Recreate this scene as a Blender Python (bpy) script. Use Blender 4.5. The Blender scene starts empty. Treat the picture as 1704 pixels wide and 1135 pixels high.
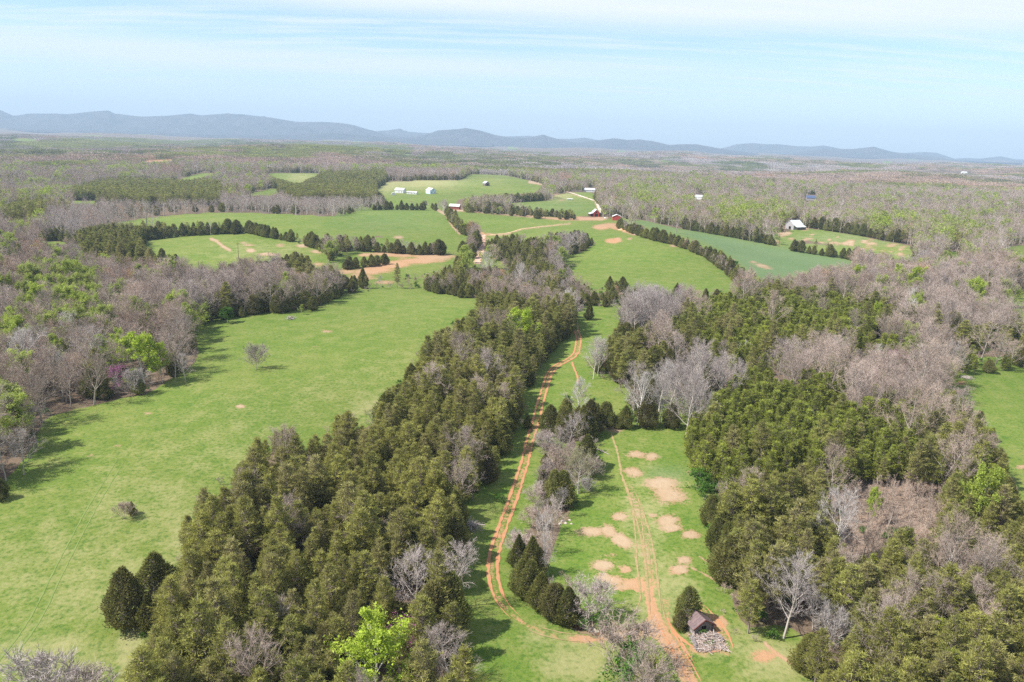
import bpy, math, random
import numpy as np
from mathutils import Matrix, Vector

random.seed(7)
rng = np.random.default_rng(7)
SC = bpy.context.scene
COL = SC.collection
R = math.radians

# ------------------------------------------------------------------ camera
CAM_Z = 90.0
PITCH, ROLL, FPX = R(14.2), R(1.88), 1325.0
_r0, _u0 = np.array([1.0, 0, 0]), np.array([0, math.sin(PITCH), math.cos(PITCH)])
CF = np.array([0, math.cos(PITCH), -math.sin(PITCH)])
CR = math.cos(ROLL) * _r0 + math.sin(ROLL) * _u0
CU = -math.sin(ROLL) * _r0 + math.cos(ROLL) * _u0
CAMP = np.array([0.0, 0.0, CAM_Z])
cam_data = bpy.data.cameras.new("camera")
cam = bpy.data.objects.new("camera", cam_data)
COL.objects.link(cam)
m = Matrix.Identity(4)
for i in range(3):
    m[i][0], m[i][1], m[i][2], m[i][3] = CR[i], CU[i], -CF[i], CAMP[i]
cam.matrix_world = m
cam_data.sensor_width = 36.0
cam_data.lens = 36.0 * FPX / 1704.0
cam_data.clip_start = 1.0
cam_data.clip_end = 60000.0
SC.camera = cam

# ------------------------------------------------------------------ light
SUN_EL, SH_AZ = R(50), R(17)
to_sun = Vector((-math.cos(SH_AZ) * math.cos(SUN_EL), -math.sin(SH_AZ) * math.cos(SUN_EL), math.sin(SUN_EL)))
sl = bpy.data.lights.new("sun", 'SUN')
sl.energy = 4.6
sl.angle = R(0.5)
sl.color = (1.0, 0.945, 0.87)
so = bpy.data.objects.new("sun", sl)
so.rotation_euler = to_sun.to_track_quat('Z', 'Y').to_euler()
so.location = (-200, -100, 300)
COL.objects.link(so)


class NT:
    """tiny node-tree helper"""
    def __init__(self, tree):
        self.t = tree
        tree.nodes.clear()

    def n(self, kind, ins=None, **props):
        nd = self.t.nodes.new(kind)
        for k, v in props.items():
            setattr(nd, k, v)
        for k, v in (ins or {}).items():
            s = nd.inputs[k]
            if isinstance(v, bpy.types.NodeSocket):
                self.t.links.new(v, s)
            else:
                s.default_value = v
        return nd

    def math(self, op, a, b=None, c=None, clamp=False):
        ins = {0: a}
        if b is not None: ins[1] = b
        if c is not None: ins[2] = c
        return self.n('ShaderNodeMath', ins, operation=op, use_clamp=clamp).outputs[0]

    def mix(self, f, a, b, mode='MIX'):
        nd = self.n('ShaderNodeMix', data_type='RGBA', blend_type=mode)
        for idx, v in ((0, f), (6, a), (7, b)):
            s = nd.inputs[idx]
            if isinstance(v, bpy.types.NodeSocket): self.t.links.new(v, s)
            else: s.default_value = v if idx == 0 else (tuple(v) + (1,) if len(v) == 3 else v)
        return nd.outputs[2]

    def smooth(self, x, lo, hi):
        nd = self.n('ShaderNodeMapRange', {0: x, 1: lo, 2: hi, 3: 0.0, 4: 1.0}, interpolation_type='SMOOTHSTEP')
        return nd.outputs[0]

    def noise(self, vec, scale, detail=3.0, rough=0.55, **kw):
        nd = self.n('ShaderNodeTexNoise', {'Scale': scale, 'Detail': detail, 'Roughness': rough}, **kw)
        if vec is not None: self.t.links.new(vec, nd.inputs['Vector'])
        return nd.outputs[0]


# ------------------------------------------------------------------ sky
world = bpy.data.worlds.new("World")
SC.world = world
world.use_nodes = True
w = NT(world.node_tree)
SKY_STRENGTH = 0.132
sky = w.n('ShaderNodeTexSky', sky_type='NISHITA', sun_disc=False, sun_elevation=SUN_EL,
          sun_rotation=math.atan2(to_sun.x, to_sun.y) % (2 * math.pi), altitude=200.0,
          air_density=1.0, dust_density=0.6, ozone_density=2.0)
tc = w.n('ShaderNodeTexCoord')
sep = w.n('ShaderNodeSeparateXYZ', {0: tc.outputs['Generated']})
ex = sep.outputs[2]
az = w.math('DIVIDE', sep.outputs[0], w.math('MAXIMUM', w.math('ABSOLUTE', sep.outputs[1]), 0.2))
zp = w.math('ADD', w.math('MAXIMUM', ex, 0.0), 0.09)
plane = w.n('ShaderNodeCombineXYZ', {0: w.math('DIVIDE', sep.outputs[0], zp), 1: w.math('DIVIDE', sep.outputs[1], zp), 2: 0.0}).outputs[0]
mp = w.n('ShaderNodeMapping', {'Vector': plane, 'Scale': (0.20, 0.75, 1.0), 'Rotation': (0, 0, 0.05)}).outputs[0]
n1 = w.noise(mp, 0.9, 5.0, 0.6, noise_dimensions='3D')
mp2 = w.n('ShaderNodeMapping', {'Vector': plane, 'Scale': (0.5, 3.0, 1.0), 'Rotation': (0, 0, -0.06)}).outputs[0]
n2 = w.noise(mp2, 1.6, 6.0, 0.62, noise_dimensions='3D')
wob = w.math('MULTIPLY', w.math('SUBTRACT', n1, 0.5), 0.035)
e1 = w.math('ADD', w.math('ADD', ex, wob), w.math('MULTIPLY', az, 0.016))
high = w.smooth(e1, 0.116, 0.150)                                  # the big veil high up
b2 = w.math('ABSOLUTE', w.math('SUBTRACT', w.math('ADD', ex, w.math('MULTIPLY', wob, 0.6)), w.math('ADD', 0.082, w.math('MULTIPLY', az, 0.006))))
band = w.math('MULTIPLY', w.smooth(b2, 0.024, 0.004), w.smooth(az, 0.50, -0.15))
wisp = w.math('MULTIPLY', w.smooth(n2, 0.40, 0.70), 0.62)
cl = w.math('MAXIMUM', w.math('MULTIPLY', high, w.math('ADD', 0.70, w.math('MULTIPLY', n2, 0.35))), w.math('MULTIPLY', band, w.math('ADD', 0.35, w.math('MULTIPLY', n2, 0.6))))
cl = w.math('MAXIMUM', cl, w.math('MULTIPLY', wisp, w.smooth(ex, 0.03, 0.07)), clamp=True)
# high overhead the veil breaks up
cl = w.math('MULTIPLY', cl, w.math('SUBTRACT', 1.0, w.math('MULTIPLY', w.smooth(ex, 0.3, 0.8), 0.6)))
CLOUD = (4.1, 4.22, 4.32)
skyc = w.mix(1.0, sky.outputs[0], (0.66, 0.72, 0.83), 'MULTIPLY')
colr = w.mix(cl, skyc, CLOUD)
bg = w.n('ShaderNodeBackground', {'Color': colr, 'Strength': SKY_STRENGTH})
w.n('ShaderNodeOutputWorld', {'Surface': bg.outputs[0]})

SC.view_settings.view_transform = 'Standard'
SC.view_settings.look = 'None'
SC.view_settings.gamma = 1.0
SC.view_settings.use_curve_mapping = False
SC.view_settings.exposure = 0.95
SC.render.engine = 'CYCLES'
cy = SC.cycles
cy.use_denoising = False
try:
    cy.denoiser = 'OPENIMAGEDENOISE'
    cy.denoising_input_passes = 'RGB_ALBEDO_NORMAL'
except Exception:
    pass
cy.max_bounces = 5
cy.diffuse_bounces = 3
cy.glossy_bounces = 1
cy.transmission_bounces = 2
cy.volume_bounces = 0
cy.transparent_max_bounces = 4

# ------------------------------------------------------------------ projection
def project(P):
    d = P - CAMP
    z = d @ CF
    z = np.where(np.abs(z) < 1e-6, 1e-6, z)
    return 852 + FPX * (d @ CR) / z, 567.5 - FPX * (d @ CU) / z, z


def rays(px, py):
    px, py = np.atleast_1d(np.asarray(px, float)), np.atleast_1d(np.asarray(py, float))
    d = CF[None] + ((px - 852) / FPX)[:, None] * CR[None] + ((567.5 - py) / FPX)[:, None] * CU[None]
    return d / np.linalg.norm(d, axis=1, keepdims=True)


def flat_hit(px, py):
    d = rays(px, py)
    t = -CAM_Z / d[:, 2]
    return (CAMP + d * t[:, None])[:, :2]


# ------------------------------------------------------------------ terrain shape
_wv = [(900, 3.2), (620, 2.4), (410, 1.5), (270, 0.8), (160, 0.35), (90, 0.15)]
_wr = np.random.default_rng(11)
WAVES = []
for lam, amp in _wv:
    for _ in range(3):
        a = _wr.uniform(0, math.tau)
        WAVES.append((math.tau / lam * math.cos(a), math.tau / lam * math.sin(a), _wr.uniform(0, math.tau), amp * 0.6))
FARW = []
for lam, amp in [(2600, 9), (1700, 7), (1100, 5), (700, 3.5)]:
    for _ in range(3):
        a = _wr.uniform(0, math.tau)
        FARW.append((math.tau / lam * math.cos(a), math.tau / lam * math.sin(a), _wr.uniform(0, math.tau), amp * 0.75))
# hills and hollows: (photo x, photo y, radius m, height m) set down on the level plane
_b = [(520, 378, 130, 9), (700, 372, 90, 5), (1120, 430, 75, 7), (1010, 400, 60, 3), (560, 560, 75, 6), (230, 760, 45, 2.5), (1430, 640, 110, 8), (1350, 520, 90, 5),
      (840, 305, 150, 11), (1420, 402, 80, 5), (1220, 405, 90, 3), (940, 345, 70, 4), (120, 560, 90, -5), (600, 455, 90, -3), (940, 830, 16, -1.6), (905, 960, 16, -1.2), (80, 300, 260, -10)]
BUMPS = [(*flat_hit(a, b)[0], c, d) for a, b, c, d in _b]


def height(x, y):
    x, y = np.asarray(x, float), np.asarray(y, float)
    r = np.hypot(x, y)
    h = np.zeros_like(x)
    near = np.clip((r - 120) / 500, 0.12, 1)
    for kx, ky, ph, a in WAVES:
        h += a * np.sin(kx * x + ky * y + ph)
    h *= near
    far = np.clip((r - 1200) / 2500, 0, 1)
    far = far * far * (3 - 2 * far)
    g = np.zeros_like(x)
    for kx, ky, ph, a in FARW:
        g += a * np.sin(kx * x + ky * y + ph)
    h += far * (g - 6)
    for bx, by, rad, hh in BUMPS:
        h += hh * np.exp(-((x - bx) ** 2 + (y - by) ** 2) / (2 * rad * rad))
    return h


def clearing(x, y):
    return np.sin(x * .0061 + 2 * np.sin(y * .0013)) * np.sin(y * .0047 + 1.7 * np.sin(x * .0023)) + .18 * np.sin(x * .021 + y * .013)


# terrain mesh: rings round the camera's foot, close near by and wide far off
ang_f = np.linspace(R(-42), R(42), 760)
ang_b = np.linspace(R(42), R(318), 70)[1:-1]
ANG = np.concatenate([ang_f, ang_b])           # measured from +Y, clockwise
dep = np.concatenate([np.linspace(R(68), R(38.5), 22)[:-1], np.linspace(R(38.5), R(0.9), 560)])
RAD = CAM_Z / np.tan(dep)
RAD = np.concatenate([[0.5, 12.0], RAD, [6500, 7600, 9000, 11000, 14000, 19000]])
NA, NR = len(ANG), len(RAD)
AA, RR = np.meshgrid(ANG, RAD, indexing='ij')
GX, GY = RR * np.sin(AA), RR * np.cos(AA)
GZ = height(GX, GY)


def ground_hit(px, py, extra=0.0):
    """where the sight line through a photo point first meets the land"""
    d = rays(px, py)
    n = len(d)
    T = np.geomspace(60, 16000, 900)
    out = np.zeros((n, 3))
    for s in range(0, n, 400):
        dd = d[s:s + 400]
        P = CAMP[None, None] + dd[:, None] * T[None, :, None]
        below = P[..., 2] < height(P[..., 0], P[..., 1]) + extra
        first = np.argmax(below, axis=1)
        first = np.where(below.any(axis=1), np.maximum(first, 1), len(T) - 1)
        lo, hi = T[first - 1], T[first]
        for _ in range(14):
            mid = (lo + hi) / 2
            Q = CAMP[None] + dd * mid[:, None]
            b = Q[:, 2] < height(Q[:, 0], Q[:, 1]) + extra
            hi = np.where(b, mid, hi)
            lo = np.where(b, lo, mid)
        Q = CAMP[None] + dd * hi[:, None]
        Q[:, 2] = height(Q[:, 0], Q[:, 1])
        out[s:s + 400] = Q
    return out


def at(px, py):
    return Vector(ground_hit([px], [py])[0])


# ------------------------------------------------------------------ land-cover map (outlines of fields, woods, bare earth)
X0, Y0, MS = -420.0, 150.0, 0.5
MW, MH = int((2130 - X0) * MS), int((1500 - Y0) * MS)


def poly_mask(pts, out=None, val=1):
    p = (np.array(pts, float) - [X0, Y0]) * MS
    x0, y0 = np.maximum(np.floor(p.min(0)).astype(int), 0)
    x1, y1 = np.minimum(np.ceil(p.max(0)).astype(int) + 1, [MW, MH])
    if out is None: out = np.zeros((MH, MW), np.float32)
    if x1 <= x0 or y1 <= y0: return out
    xs, ys = np.arange(x0, x1) + .5, np.arange(y0, y1) + .5
    inside = np.zeros((len(ys), len(xs)), bool)
    q = np.roll(p, -1, 0)
    for (ax, ay), (bx, by) in zip(p, q):
        if ay == by: continue
        rows = (ys >= min(ay, by)) & (ys < max(ay, by))
        if not rows.any(): continue
        xc = ax + (ys[rows] - ay) * (bx - ax) / (by - ay)
        inside[rows] ^= xs[None] < xc[:, None]
    sub = out[y0:y1, x0:x1]
    sub[inside] = val
    return out


def blob(out, cx, cy, rx, ry, v=1.0, rot=0.0):
    x0, x1 = int((cx - 2 * rx - X0) * MS) - 2, int((cx + 2 * rx - X0) * MS) + 3
    y0, y1 = int((cy - 2 * max(rx * abs(math.sin(rot)), ry) - Y0) * MS) - 2, int((cy + 2 * max(rx * abs(math.sin(rot)), ry) - Y0) * MS) + 3
    x0, y0, x1, y1 = max(x0, 0), max(y0, 0), min(x1, MW), min(y1, MH)
    if x1 <= x0 or y1 <= y0: return
    if ry < 4: ry, v = ry + .9, v * 1.12
    xs, ys = np.meshgrid((np.arange(x0, x1) + .5) / MS + X0 - cx, (np.arange(y0, y1) + .5) / MS + Y0 - cy)
    u = (xs * math.cos(rot) + ys * math.sin(rot)) / rx
    k = (-xs * math.sin(rot) + ys * math.cos(rot)) / ry
    f = np.clip(1.35 - 0.85 * np.sqrt(u * u + k * k), 0, 1) * v
    out[y0:y1, x0:x1] = np.maximum(out[y0:y1, x0:x1], f)


def stroke(out, pts, wd, v=1.0):
    for (ax, ay), (bx, by) in zip(pts[:-1], pts[1:]):
        n = max(1, int(math.hypot(bx - ax, by - ay) / max(1.5, wd * 0.4)))
        for i in range(n + 1):
            t = i / n
            blob(out, ax + (bx - ax) * t, ay + (by - ay) * t, wd, wd * 0.6, v)


def blur(a, r):
    for _ in range(2):
        for ax in (0, 1):
            p = np.pad(a, [(r + 1, r) if i == ax else (0, 0) for i in (0, 1)], mode='edge')
            c = np.cumsum(p, axis=ax, dtype=np.float64)
            n = a.shape[ax]
            if ax == 0: a = (c[2 * r + 1:2 * r + 1 + n] - c[:n]) / (2 * r + 1)
            else: a = (c[:, 2 * r + 1:2 * r + 1 + n] - c[:, :n]) / (2 * r + 1)
    return a.astype(np.float32)


def look(mask, px, py, nearest=True):
    u, v = (np.asarray(px) - X0) * MS - .5, (np.asarray(py) - Y0) * MS - .5
    if nearest:
        i, j = np.clip(np.rint(v).astype(int), 0, MH - 1), np.clip(np.rint(u).astype(int), 0, MW - 1)
        return mask[i, j]
    u, v = np.clip(u, 0, MW - 1.001), np.clip(v, 0, MH - 1.001)
    i, j = v.astype(int), u.astype(int)
    fu, fv = u - j, v - i
    return (mask[i, j] * (1 - fu) * (1 - fv) + mask[i, j + 1] * fu * (1 - fv) + mask[i + 1, j] * (1 - fu) * fv + mask[i + 1, j + 1] * fu * fv)

FIELDS = {
 'west_meadow': [(-420,1500),(-420,860),(-60,830),(0,805),(20,790),(40,762),(60,735),(70,702),(90,690),(150,676),(205,662),(240,657),(270,642),(300,630),(318,612),(330,592),(327,565),(320,547),(345,537),(375,531),(430,523),(470,521),(500,517),(535,508),(555,498),(590,489),(640,482),(700,482),(740,492),(800,500),(812,503),(790,515),(770,530),(740,545),(725,560),(705,575),(690,595),(670,620),(655,645),(632,658),(620,678),(600,692),(568,690),(545,700),(535,722),(500,728),(478,712),(450,712),(440,735),(405,760),(390,790),(355,800),(330,822),(312,850),(302,880),(310,900),(303,930),(290,945),(235,1040),(222,1060),(208,1090),(198,1120),(150,1150),(60,1500)],
 'track_strip': [(963,513),(1033,510),(1030,533),(1020,553),(1006,570),(985,572),(974,590),(968,620),(974,628),(990,632),(1015,640),(1030,645),(1045,655),(1050,665),(1040,680),(1022,700),(1016,680),(1000,667),(985,667),(978,652),(960,650),(945,660),(925,672),(905,685),(901,720),(918,732),(915,760),(907,775),(905,800),(895,820),(880,842),(878,870),(866,880),(852,895),(849,922),(847,956),(852,984),(862,998),(879,1001),(899,1018),(916,1031),(943,1041),(958,1050),(993,1053),(1002,1063),(1005,1083),(1013,1103),(1010,1140),(1000,1500),(760,1500),(800,1140),(796,1100),(784,1070),(772,1039),(775,1023),(772,996),(778,969),(775,942),(772,916),(774,889),(770,869),(765,860),(770,848),(782,845),(802,828),(812,808),(822,791),(836,768),(846,734),(860,721),(886,712),(888,700),(876,667),(870,650),(894,634),(903,610),(916,590),(929,574),(949,560),(955,535)],
 'creek_meadow': [(983,721),(1016,714),(1070,712),(1134,714),(1136,748),(1146,768),(1153,784),(1159,808),(1173,821),(1175,868),(1178,902),(1193,909),(1200,942),(1203,969),(1193,989),(1196,1023),(1213,1045),(1222,1062),(1243,1072),(1270,1070),(1280,1063),(1317,1066),(1322,1090),(1333,1113),(1343,1140),(1360,1500),(1150,1500),(1130,1140),(1118,1095),(1085,1075),(1060,1050),(1020,1040),(1010,1032),(1008,1010),(985,990),(960,985),(955,970),(940,960),(927,950),(923,916),(929,896),(933,872),(935,859),(948,845),(962,832),(980,819),(1000,808),(993,782),(986,762),(983,740)],
 'east_meadow': [(1635,617),(1705,619),(2130,640),(2130,960),(1860,880),(1704,823),(1686,826),(1689,811),(1678,768),(1668,751),(1664,728),(1655,691),(1621,685),(1608,662),(1588,654),(1588,637),(1601,627)],
 'far_east_strip': [(1641,488),(1685,490),(2130,520),(2130,570),(1705,531),(1690,515),(1685,498)],
 'round_hill': [(802,391),(816,388),(866,391),(903,377),(936,372),(966,367),(1033,361),(1047,377),(1070,394),(1134,408),(1176,424),(1196,441),(1220,461),(1238,480),(1216,481),(1169,483),(1136,485),(1047,481),(1040,478),(1030,470),(1003,475),(990,478),(963,458),(953,444),(936,434),(943,428),(970,418),(993,404),(993,394),(976,384),(963,380),(903,386),(866,393),(836,392),(809,394)],
 'high_field': [(187,371),(234,364),(301,357),(368,353),(468,356),(566,361),(601,351),(635,349),(735,351),(749,367),(759,388),(785,394),(772,408),(762,424),(742,421),(735,403),(702,404),(635,392),(568,394),(512,389),(495,388),(435,374),(412,366),(335,368),(288,374),(254,368),(218,374)],
 'pole_field': [(239,400),(301,394),(415,388),(489,403),(502,408),(542,419),(546,438),(529,451),(515,430),(495,419),(462,428),(402,438),(351,448),(335,444),(301,438),(264,428),(254,418),(239,410)],
 'clay_field': [(568,427),(611,417),(660,420),(720,424),(760,427),(752,440),(725,450),(700,458),(672,460),(640,475),(600,472),(585,457),(560,452),(545,440)],
 'lane_corner': [(775,431),(802,428),(836,434),(852,454),(869,468),(830,441),(812,438),(782,444)],
 'lane_field': [(759,351),(819,357),(903,364),(966,367),(936,373),(869,382),(802,388),(799,374),(769,367)],
 'ridge_field': [(816,339),(869,336),(929,332),(913,327),(943,321),(986,319),(992,334),(1003,357),(983,361),(960,361),(956,350),(906,348),(869,342)],
 'house_field': [(625,317),(645,302),(769,299),(782,290),(836,291),(862,296),(906,307),(889,321),(852,324),(802,327),(755,333),(645,336),(638,324)],
 'far_west_a': [(291,299),(341,287),(361,289),(318,300)],
 'far_west_b': [(435,287),(535,289),(495,307),(468,300)],
 'far_west_c': [(398,326),(462,312),(465,321),(442,327)],
 'far_west_d': [(90,334),(231,333),(134,341)],
 'west_corner': [(70,403),(117,401),(114,409),(74,411)],
 'blue_field': [(1036,361),(1070,367),(1134,381),(1196,391),(1293,411),(1337,418),(1420,433),(1417,448),(1370,446),(1317,461),(1270,466),(1250,456),(1206,421),(1179,408),(1143,394),(1134,391),(1063,374)],
 'barn_field': [(1293,388),(1333,379),(1370,383),(1424,391),(1471,401),(1514,409),(1524,440),(1487,430),(1424,414),(1384,406),(1337,399),(1300,401)],
 'far_east_a': [(1578,418),(1598,418),(1595,434),(1580,432)],
 'far_east_b': [(1668,411),(1704,408),(2100,420),(2100,440),(1705,424),(1680,420)],
 'far_east_c': [(1661,289),(1704,294),(1900,300),(1704,300)],
 'small_field': [(1067,356),(1103,361),(1090,364),(1075,362)],
 'lane_cut': [(791,393),(808,392),(809,404),(806,430),(790,434),(788,428),(796,415)],
 'red_clearing': [(218,268),(240,263),(308,262),(312,266),(270,269)],
}
FIELD_NAMES = list(FIELDS)
field = np.zeros((MH, MW), np.float32)
for i, k in enumerate(FIELD_NAMES):
    poly_mask(FIELDS[k], field, i + 1)
vis_field = (field > 0).astype(np.float32)
yard = np.zeros((MH, MW), np.float32)
for x_a, y_a, x_b, y_b in ((748,339,769,351),(1341,325,1358,336),(1275,284,1290,293),(1597,284,1612,291),(1626,280,1638,286),(691,266,705,275),(802,300,818,311),(1304,368,1337,384),(1412,310,1423,316),(1156,325,1170,334),(652,312,728,326),(972,313,990,322)):
    poly_mask([(x_a, y_a), (x_b, y_a), (x_b, y_b), (x_a, y_b)], yard, 1)
# grass that runs on under and behind the hedgerows and lone trees
grass = vis_field.copy()
for p in ([(187,371),(415,364),(512,388),(742,421),(775,431),(760,427),(611,417),(568,427),(542,419),(489,403),(415,388),(301,394),(239,400),(200,395)],
          [(735,351),(759,351),(769,367),(802,391),(796,430),(762,424)],
          [(816,339),(759,351),(819,357),(903,364),(966,367),(956,347),(906,345)],
          [(1033,361),(1063,374),(1134,391),(1206,421),(1250,456),(1238,480),(1176,424),(1070,394),(1047,377)],
          [(1293,388),(1300,401),(1424,414),(1524,440),(1417,448),(1420,433),(1293,411),(1196,391)],
          [(983,721),(983,700),(1136,700),(1136,716)], [(1016,714),(1034,680),(1060,650),(1100,660),(1134,680),(1134,714)],
          [(903,680),(903,740),(918,745),(930,690)], [(800,388),(985,376),(998,402),(900,402),(808,408)], [(568,392),(745,402),(745,425),(568,428)], [(560,330),(760,330),(757,352),(560,362)], [(766,424),(800,402),(812,440),(775,440)]):
    poly_mask(p, grass, 1)
vis_field = np.maximum(vis_field, yard)
grow = blur(grass, 4)
grow_n = blur(grass, 9)
rowpix = (np.arange(MH) / MS + Y0)[:, None]
grass = np.maximum(grass, np.where(rowpix > 560, grow_n > .06, np.where(rowpix > 420, grow > .06, 0)).astype(np.float32))
hard = np.zeros((MH, MW), np.float32)          # leaf litter shows along these edges
for p_ in ([(-420,880),(0,810),(60,742),(90,692),(240,660),(330,600),(330,560),(200,560),(0,700),(-420,800)], [(918,760),(955,790),(955,850),(930,885),(905,960),(880,1000),(860,960),(870,900),(905,840)],
           [(940,1030),(1010,1036),(1010,1064),(945,1045)]):
    poly_mask(p_, hard, 1)
grass = np.where((hard > 0) & (vis_field < .5), 0, grass).astype(np.float32)
grass_s = blur(grass, 1)

# bare earth
dirt = np.zeros((MH, MW), np.float32)
for b in [(1058,756,17,7,.9),(1083,760,15,7,.9),(1070,758,30,7,.7),(1053,785,18,8,1,.25),(1100,805,26,11),(1112,822,32,17,.9,.2),(1030,859,14,8),(1112,866,21,10,1,-.1),(1118,878,19,8),(1087,858,9,4,.8),
          (985,885,24,8,.9),(1012,884,15,10,1,.4),(1033,899,22,11,1,.5),(1003,941,19,9),(1041,947,12,7,.9),(1009,962,18,8,.9,.2),(1024,966,16,8),(1055,971,22,9),(1035,978,16,7,.9),(1066,976,18,9),
          (1139,932,13,7),(1131,948,17,9),(1149,889,17,8),(1270,1093,22,11,.85),(1018,924,14,4,.6),(1150,787,8,4,.8),(1174,1050,34,14,.75),(1168,1080,50,12,.6),(1196,1036,14,12,.9),
          (400,676,9,2.2,.9),(245,688,12,1,.62),(545,551,12,2,.66),(525,577,10,1,.55),(195,742,9,3,.5),(150,757,9,3,.48),(970,1063,24,7,.9),(1000,1062,15,9,.7),(1050,1055,30,14,.8),
          (1025,715,12,5,.9),(1008,712,10,4,.8),(1020,401,14,3,1),(1028,399,6,3,1),(1048,397,5,1.2,.8),(1122,409,8,1.6,.8),(1598,637,11,4,.8),(1595,652,9,3,.8),(1700,777,14,4,.8),
          (417,417,8,2.4),(442,423,14,2,.9),(455,424,14,1.6,.9),(404,404,8,1.5,.6),(415,408,12,1.6,.7),(466,408,9,2,.7),(505,409,14,2,.9),(528,419,12,2,.9),(1270,443,17,4,.8,.25),(1253,436,10,1.5,.6),
          (1000,378,14,3.5),(1015,375,16,4),(1030,379,16,4),(1043,384,9,2.5),(1060,389,14,2),(972,364,30,2.2,.9),(952,362,26,2,.7),(1000,363,12,2.6),(925,389,5,1.5,.6),(663,395,9,1.6,.9),
          (1290,403,10,3,.7),(1310,378,14,2.2,.8),(1338,381,9,2,.9),(906,325,9,4,.7),(920,324,14,2,.6),(935,333,6,1.5,.6),(640,470,20,4,.8),(600,462,24,6,.9),(650,441,44,7,1,-.12),(620,450,40,8,.95,-.1),(700,434,44,5,1,-.02),(610,424,16,2.5,.8),(655,424,38,2.6,1,.06),(720,427,38,3.5,1,.02),
          (575,452,24,5,.8),(530,440,12,5,.7),(840,438,8,2,.5),(230,267,50,2.4,1),(290,265,18,1.5,1),(12,378,14,2.5,.8),(40,378,8,1.5,.8)]:
    blob(dirt, *b)
_fr = np.random.default_rng(5)
for _ in range(44):                               # the scarred barn field on the right
    t = _fr.uniform(0, 1)
    blob(dirt, 1298 + 215 * t, 388 + 22 * t + _fr.uniform(-5, 14) * (0.6 + .6 * t), _fr.uniform(4, 11), _fr.uniform(.8, 1.6), _fr.uniform(.6, .95))
for pts, wd, v in [([(801,391),(802,408),(799,421),(796,430)], 6.5, 1), ([(812,396),(815,412),(820,428),(845,440),(858,455)], 2, .6), ([(846,389),(869,381),(903,377),(950,372)], 1.2, .8), ([(805,394),(812,389),(825,391),(846,389)], 2, .8),
               ([(755,349),(802,353),(869,359),(936,365),(1003,365)], 2.0, .95), ([(729,350),(742,357),(752,374),(765,389)], 2.6, .9), ([(351,398),(360,401),(368,408),(382,416)], 3.2, .85), ([(1196,441),(1210,452),(1236,478)], 3, .85),
               ([(943,319),(963,326),(990,334)], 1.2, .8), ([(880,303),(906,307)], 2, 1), ([(992,337),(995,345),(1003,357),(1006,362),(1010,363)], 2.6, 1), ([(1043,384),(1060,387),(1075,392)], 2.5, .8),
               ([(1551,334),(1575,336),(1605,341)], 1.8, 1), ([(1273,1070),(1295,1090),(1312,1100),(1331,1111)], 2.8, .9), ([(1162,925),(1180,936),(1200,948)], 1.8, .8), ([(1152,945),(1175,957),(1202,973)], 1.8, .85), ([(1012,1030),(1035,1048),(1050,1056)], 3, .7)]:
    stroke(dirt, pts, wd, v)
poly_mask([(1072,985),(1086,975),(1094,1010),(1106,1040),(1128,1075),(1150,1110),(1176,1160),(1240,1500),(1150,1500),(1138,1150),(1118,1100),(1094,1066),(1066,1052),(1064,1042),(1078,1025)], dirt, 0.82)
stroke(dirt, [(958,548),(963,562),(961,587),(950,597),(923,610),(913,624),(907,644),(898,674),(890,707),(881,734),(874,768),(863,801),(851,838),(838,871),(829,899),(822,922),(819,942),(820,962),(826,986),(836,1006),(852,1024),(880,1042),(930,1060)], 4.6, .47)
stroke(dirt, [(1046,812),(1058,840),(1068,880),(1078,930),(1084,975)], 13, .50)
stroke(dirt, [(1108,1000),(1112,1040),(1130,1075),(1152,1110)], 9, .55)
stroke(dirt, [(1165,1005),(1185,1030),(1205,1060),(1210,1090)], 7, .58)
dirt_s = dirt
clay = np.zeros((MH, MW), np.float32)
stroke(clay, [(958,548),(963,562),(961,587),(950,597),(923,610),(913,624),(907,644),(898,674),(890,707),(881,734),(874,768),(863,801),(851,838),(838,871),(829,899),(822,922),(819,942),(820,962),(826,986),(836,1006),(852,1024),(880,1042),(930,1060)], 16, 1)
stroke(clay, [(1075,960),(1090,1000),(1110,1040),(1140,1085),(1180,1150)], 40, .9)
stroke(clay, [(1165,1005),(1185,1030),(1205,1060),(1210,1090)], 20, .9)
stroke(clay, [(800,390),(802,408),(799,421),(796,430)], 14, .9)
for b in [(655,440,90,25,.8),(1020,380,50,10,.8),(1020,401,20,6,1),(1270,1093,40,18,.9),(975,1063,50,10,.9),(1598,645,20,20,1),(945,363,60,5,.6),(270,265,60,6,1)]:
    blob(clay, *b)

# pale, dry or thin turf
dry = np.zeros((MH, MW), np.float32)
for b in [(300,910,14,60,.7),(272,960,16,50,.6),(215,1090,26,70,.75),(620,680,60,30,.45),(560,640,160,30,.3,-.35),(420,700,120,60,.3),(330,760,160,80,.3),(250,850,200,110,.35),(120,960,200,120,.4),(60,1090,200,60,.5),(1075,900,40,120,.55),(1110,1000,60,70,.6),(1290,1100,70,40,.7),(960,1100,70,50,.65),(900,1060,40,20,.6),
          (1000,1040,60,20,.5),(1050,850,20,60,.5),(1200,1070,80,40,.5),(1090,800,60,30,.4),(860,470,20,10,.5),(1400,400,120,14,.5),(430,420,110,20,.45),(700,302,80,12,1),(640,312,26,10,.9),(820,300,40,8,.6),(740,312,70,6,.35),(930,325,34,9,1),(500,296,34,8,.9),(1210,412,80,8,.4,.15),(1170,395,60,6,.4,.2),(1500,420,24,12,.5),(820,330,70,5,.5),(930,360,50,3,.4)]:
    blob(dry, *b)
dry_s = blur(dry, 4)
blue = np.zeros((MH, MW), np.float32)             # the bluish wheat-green field on the right
poly_mask(FIELDS['blue_field'], blue, 1.0)
for b in [(1400,398,110,12,.4),(640,370,80,16,.25),(930,345,60,10,.35),(1110,790,40,14,.5)]:
    blob(blue, *b)
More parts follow.
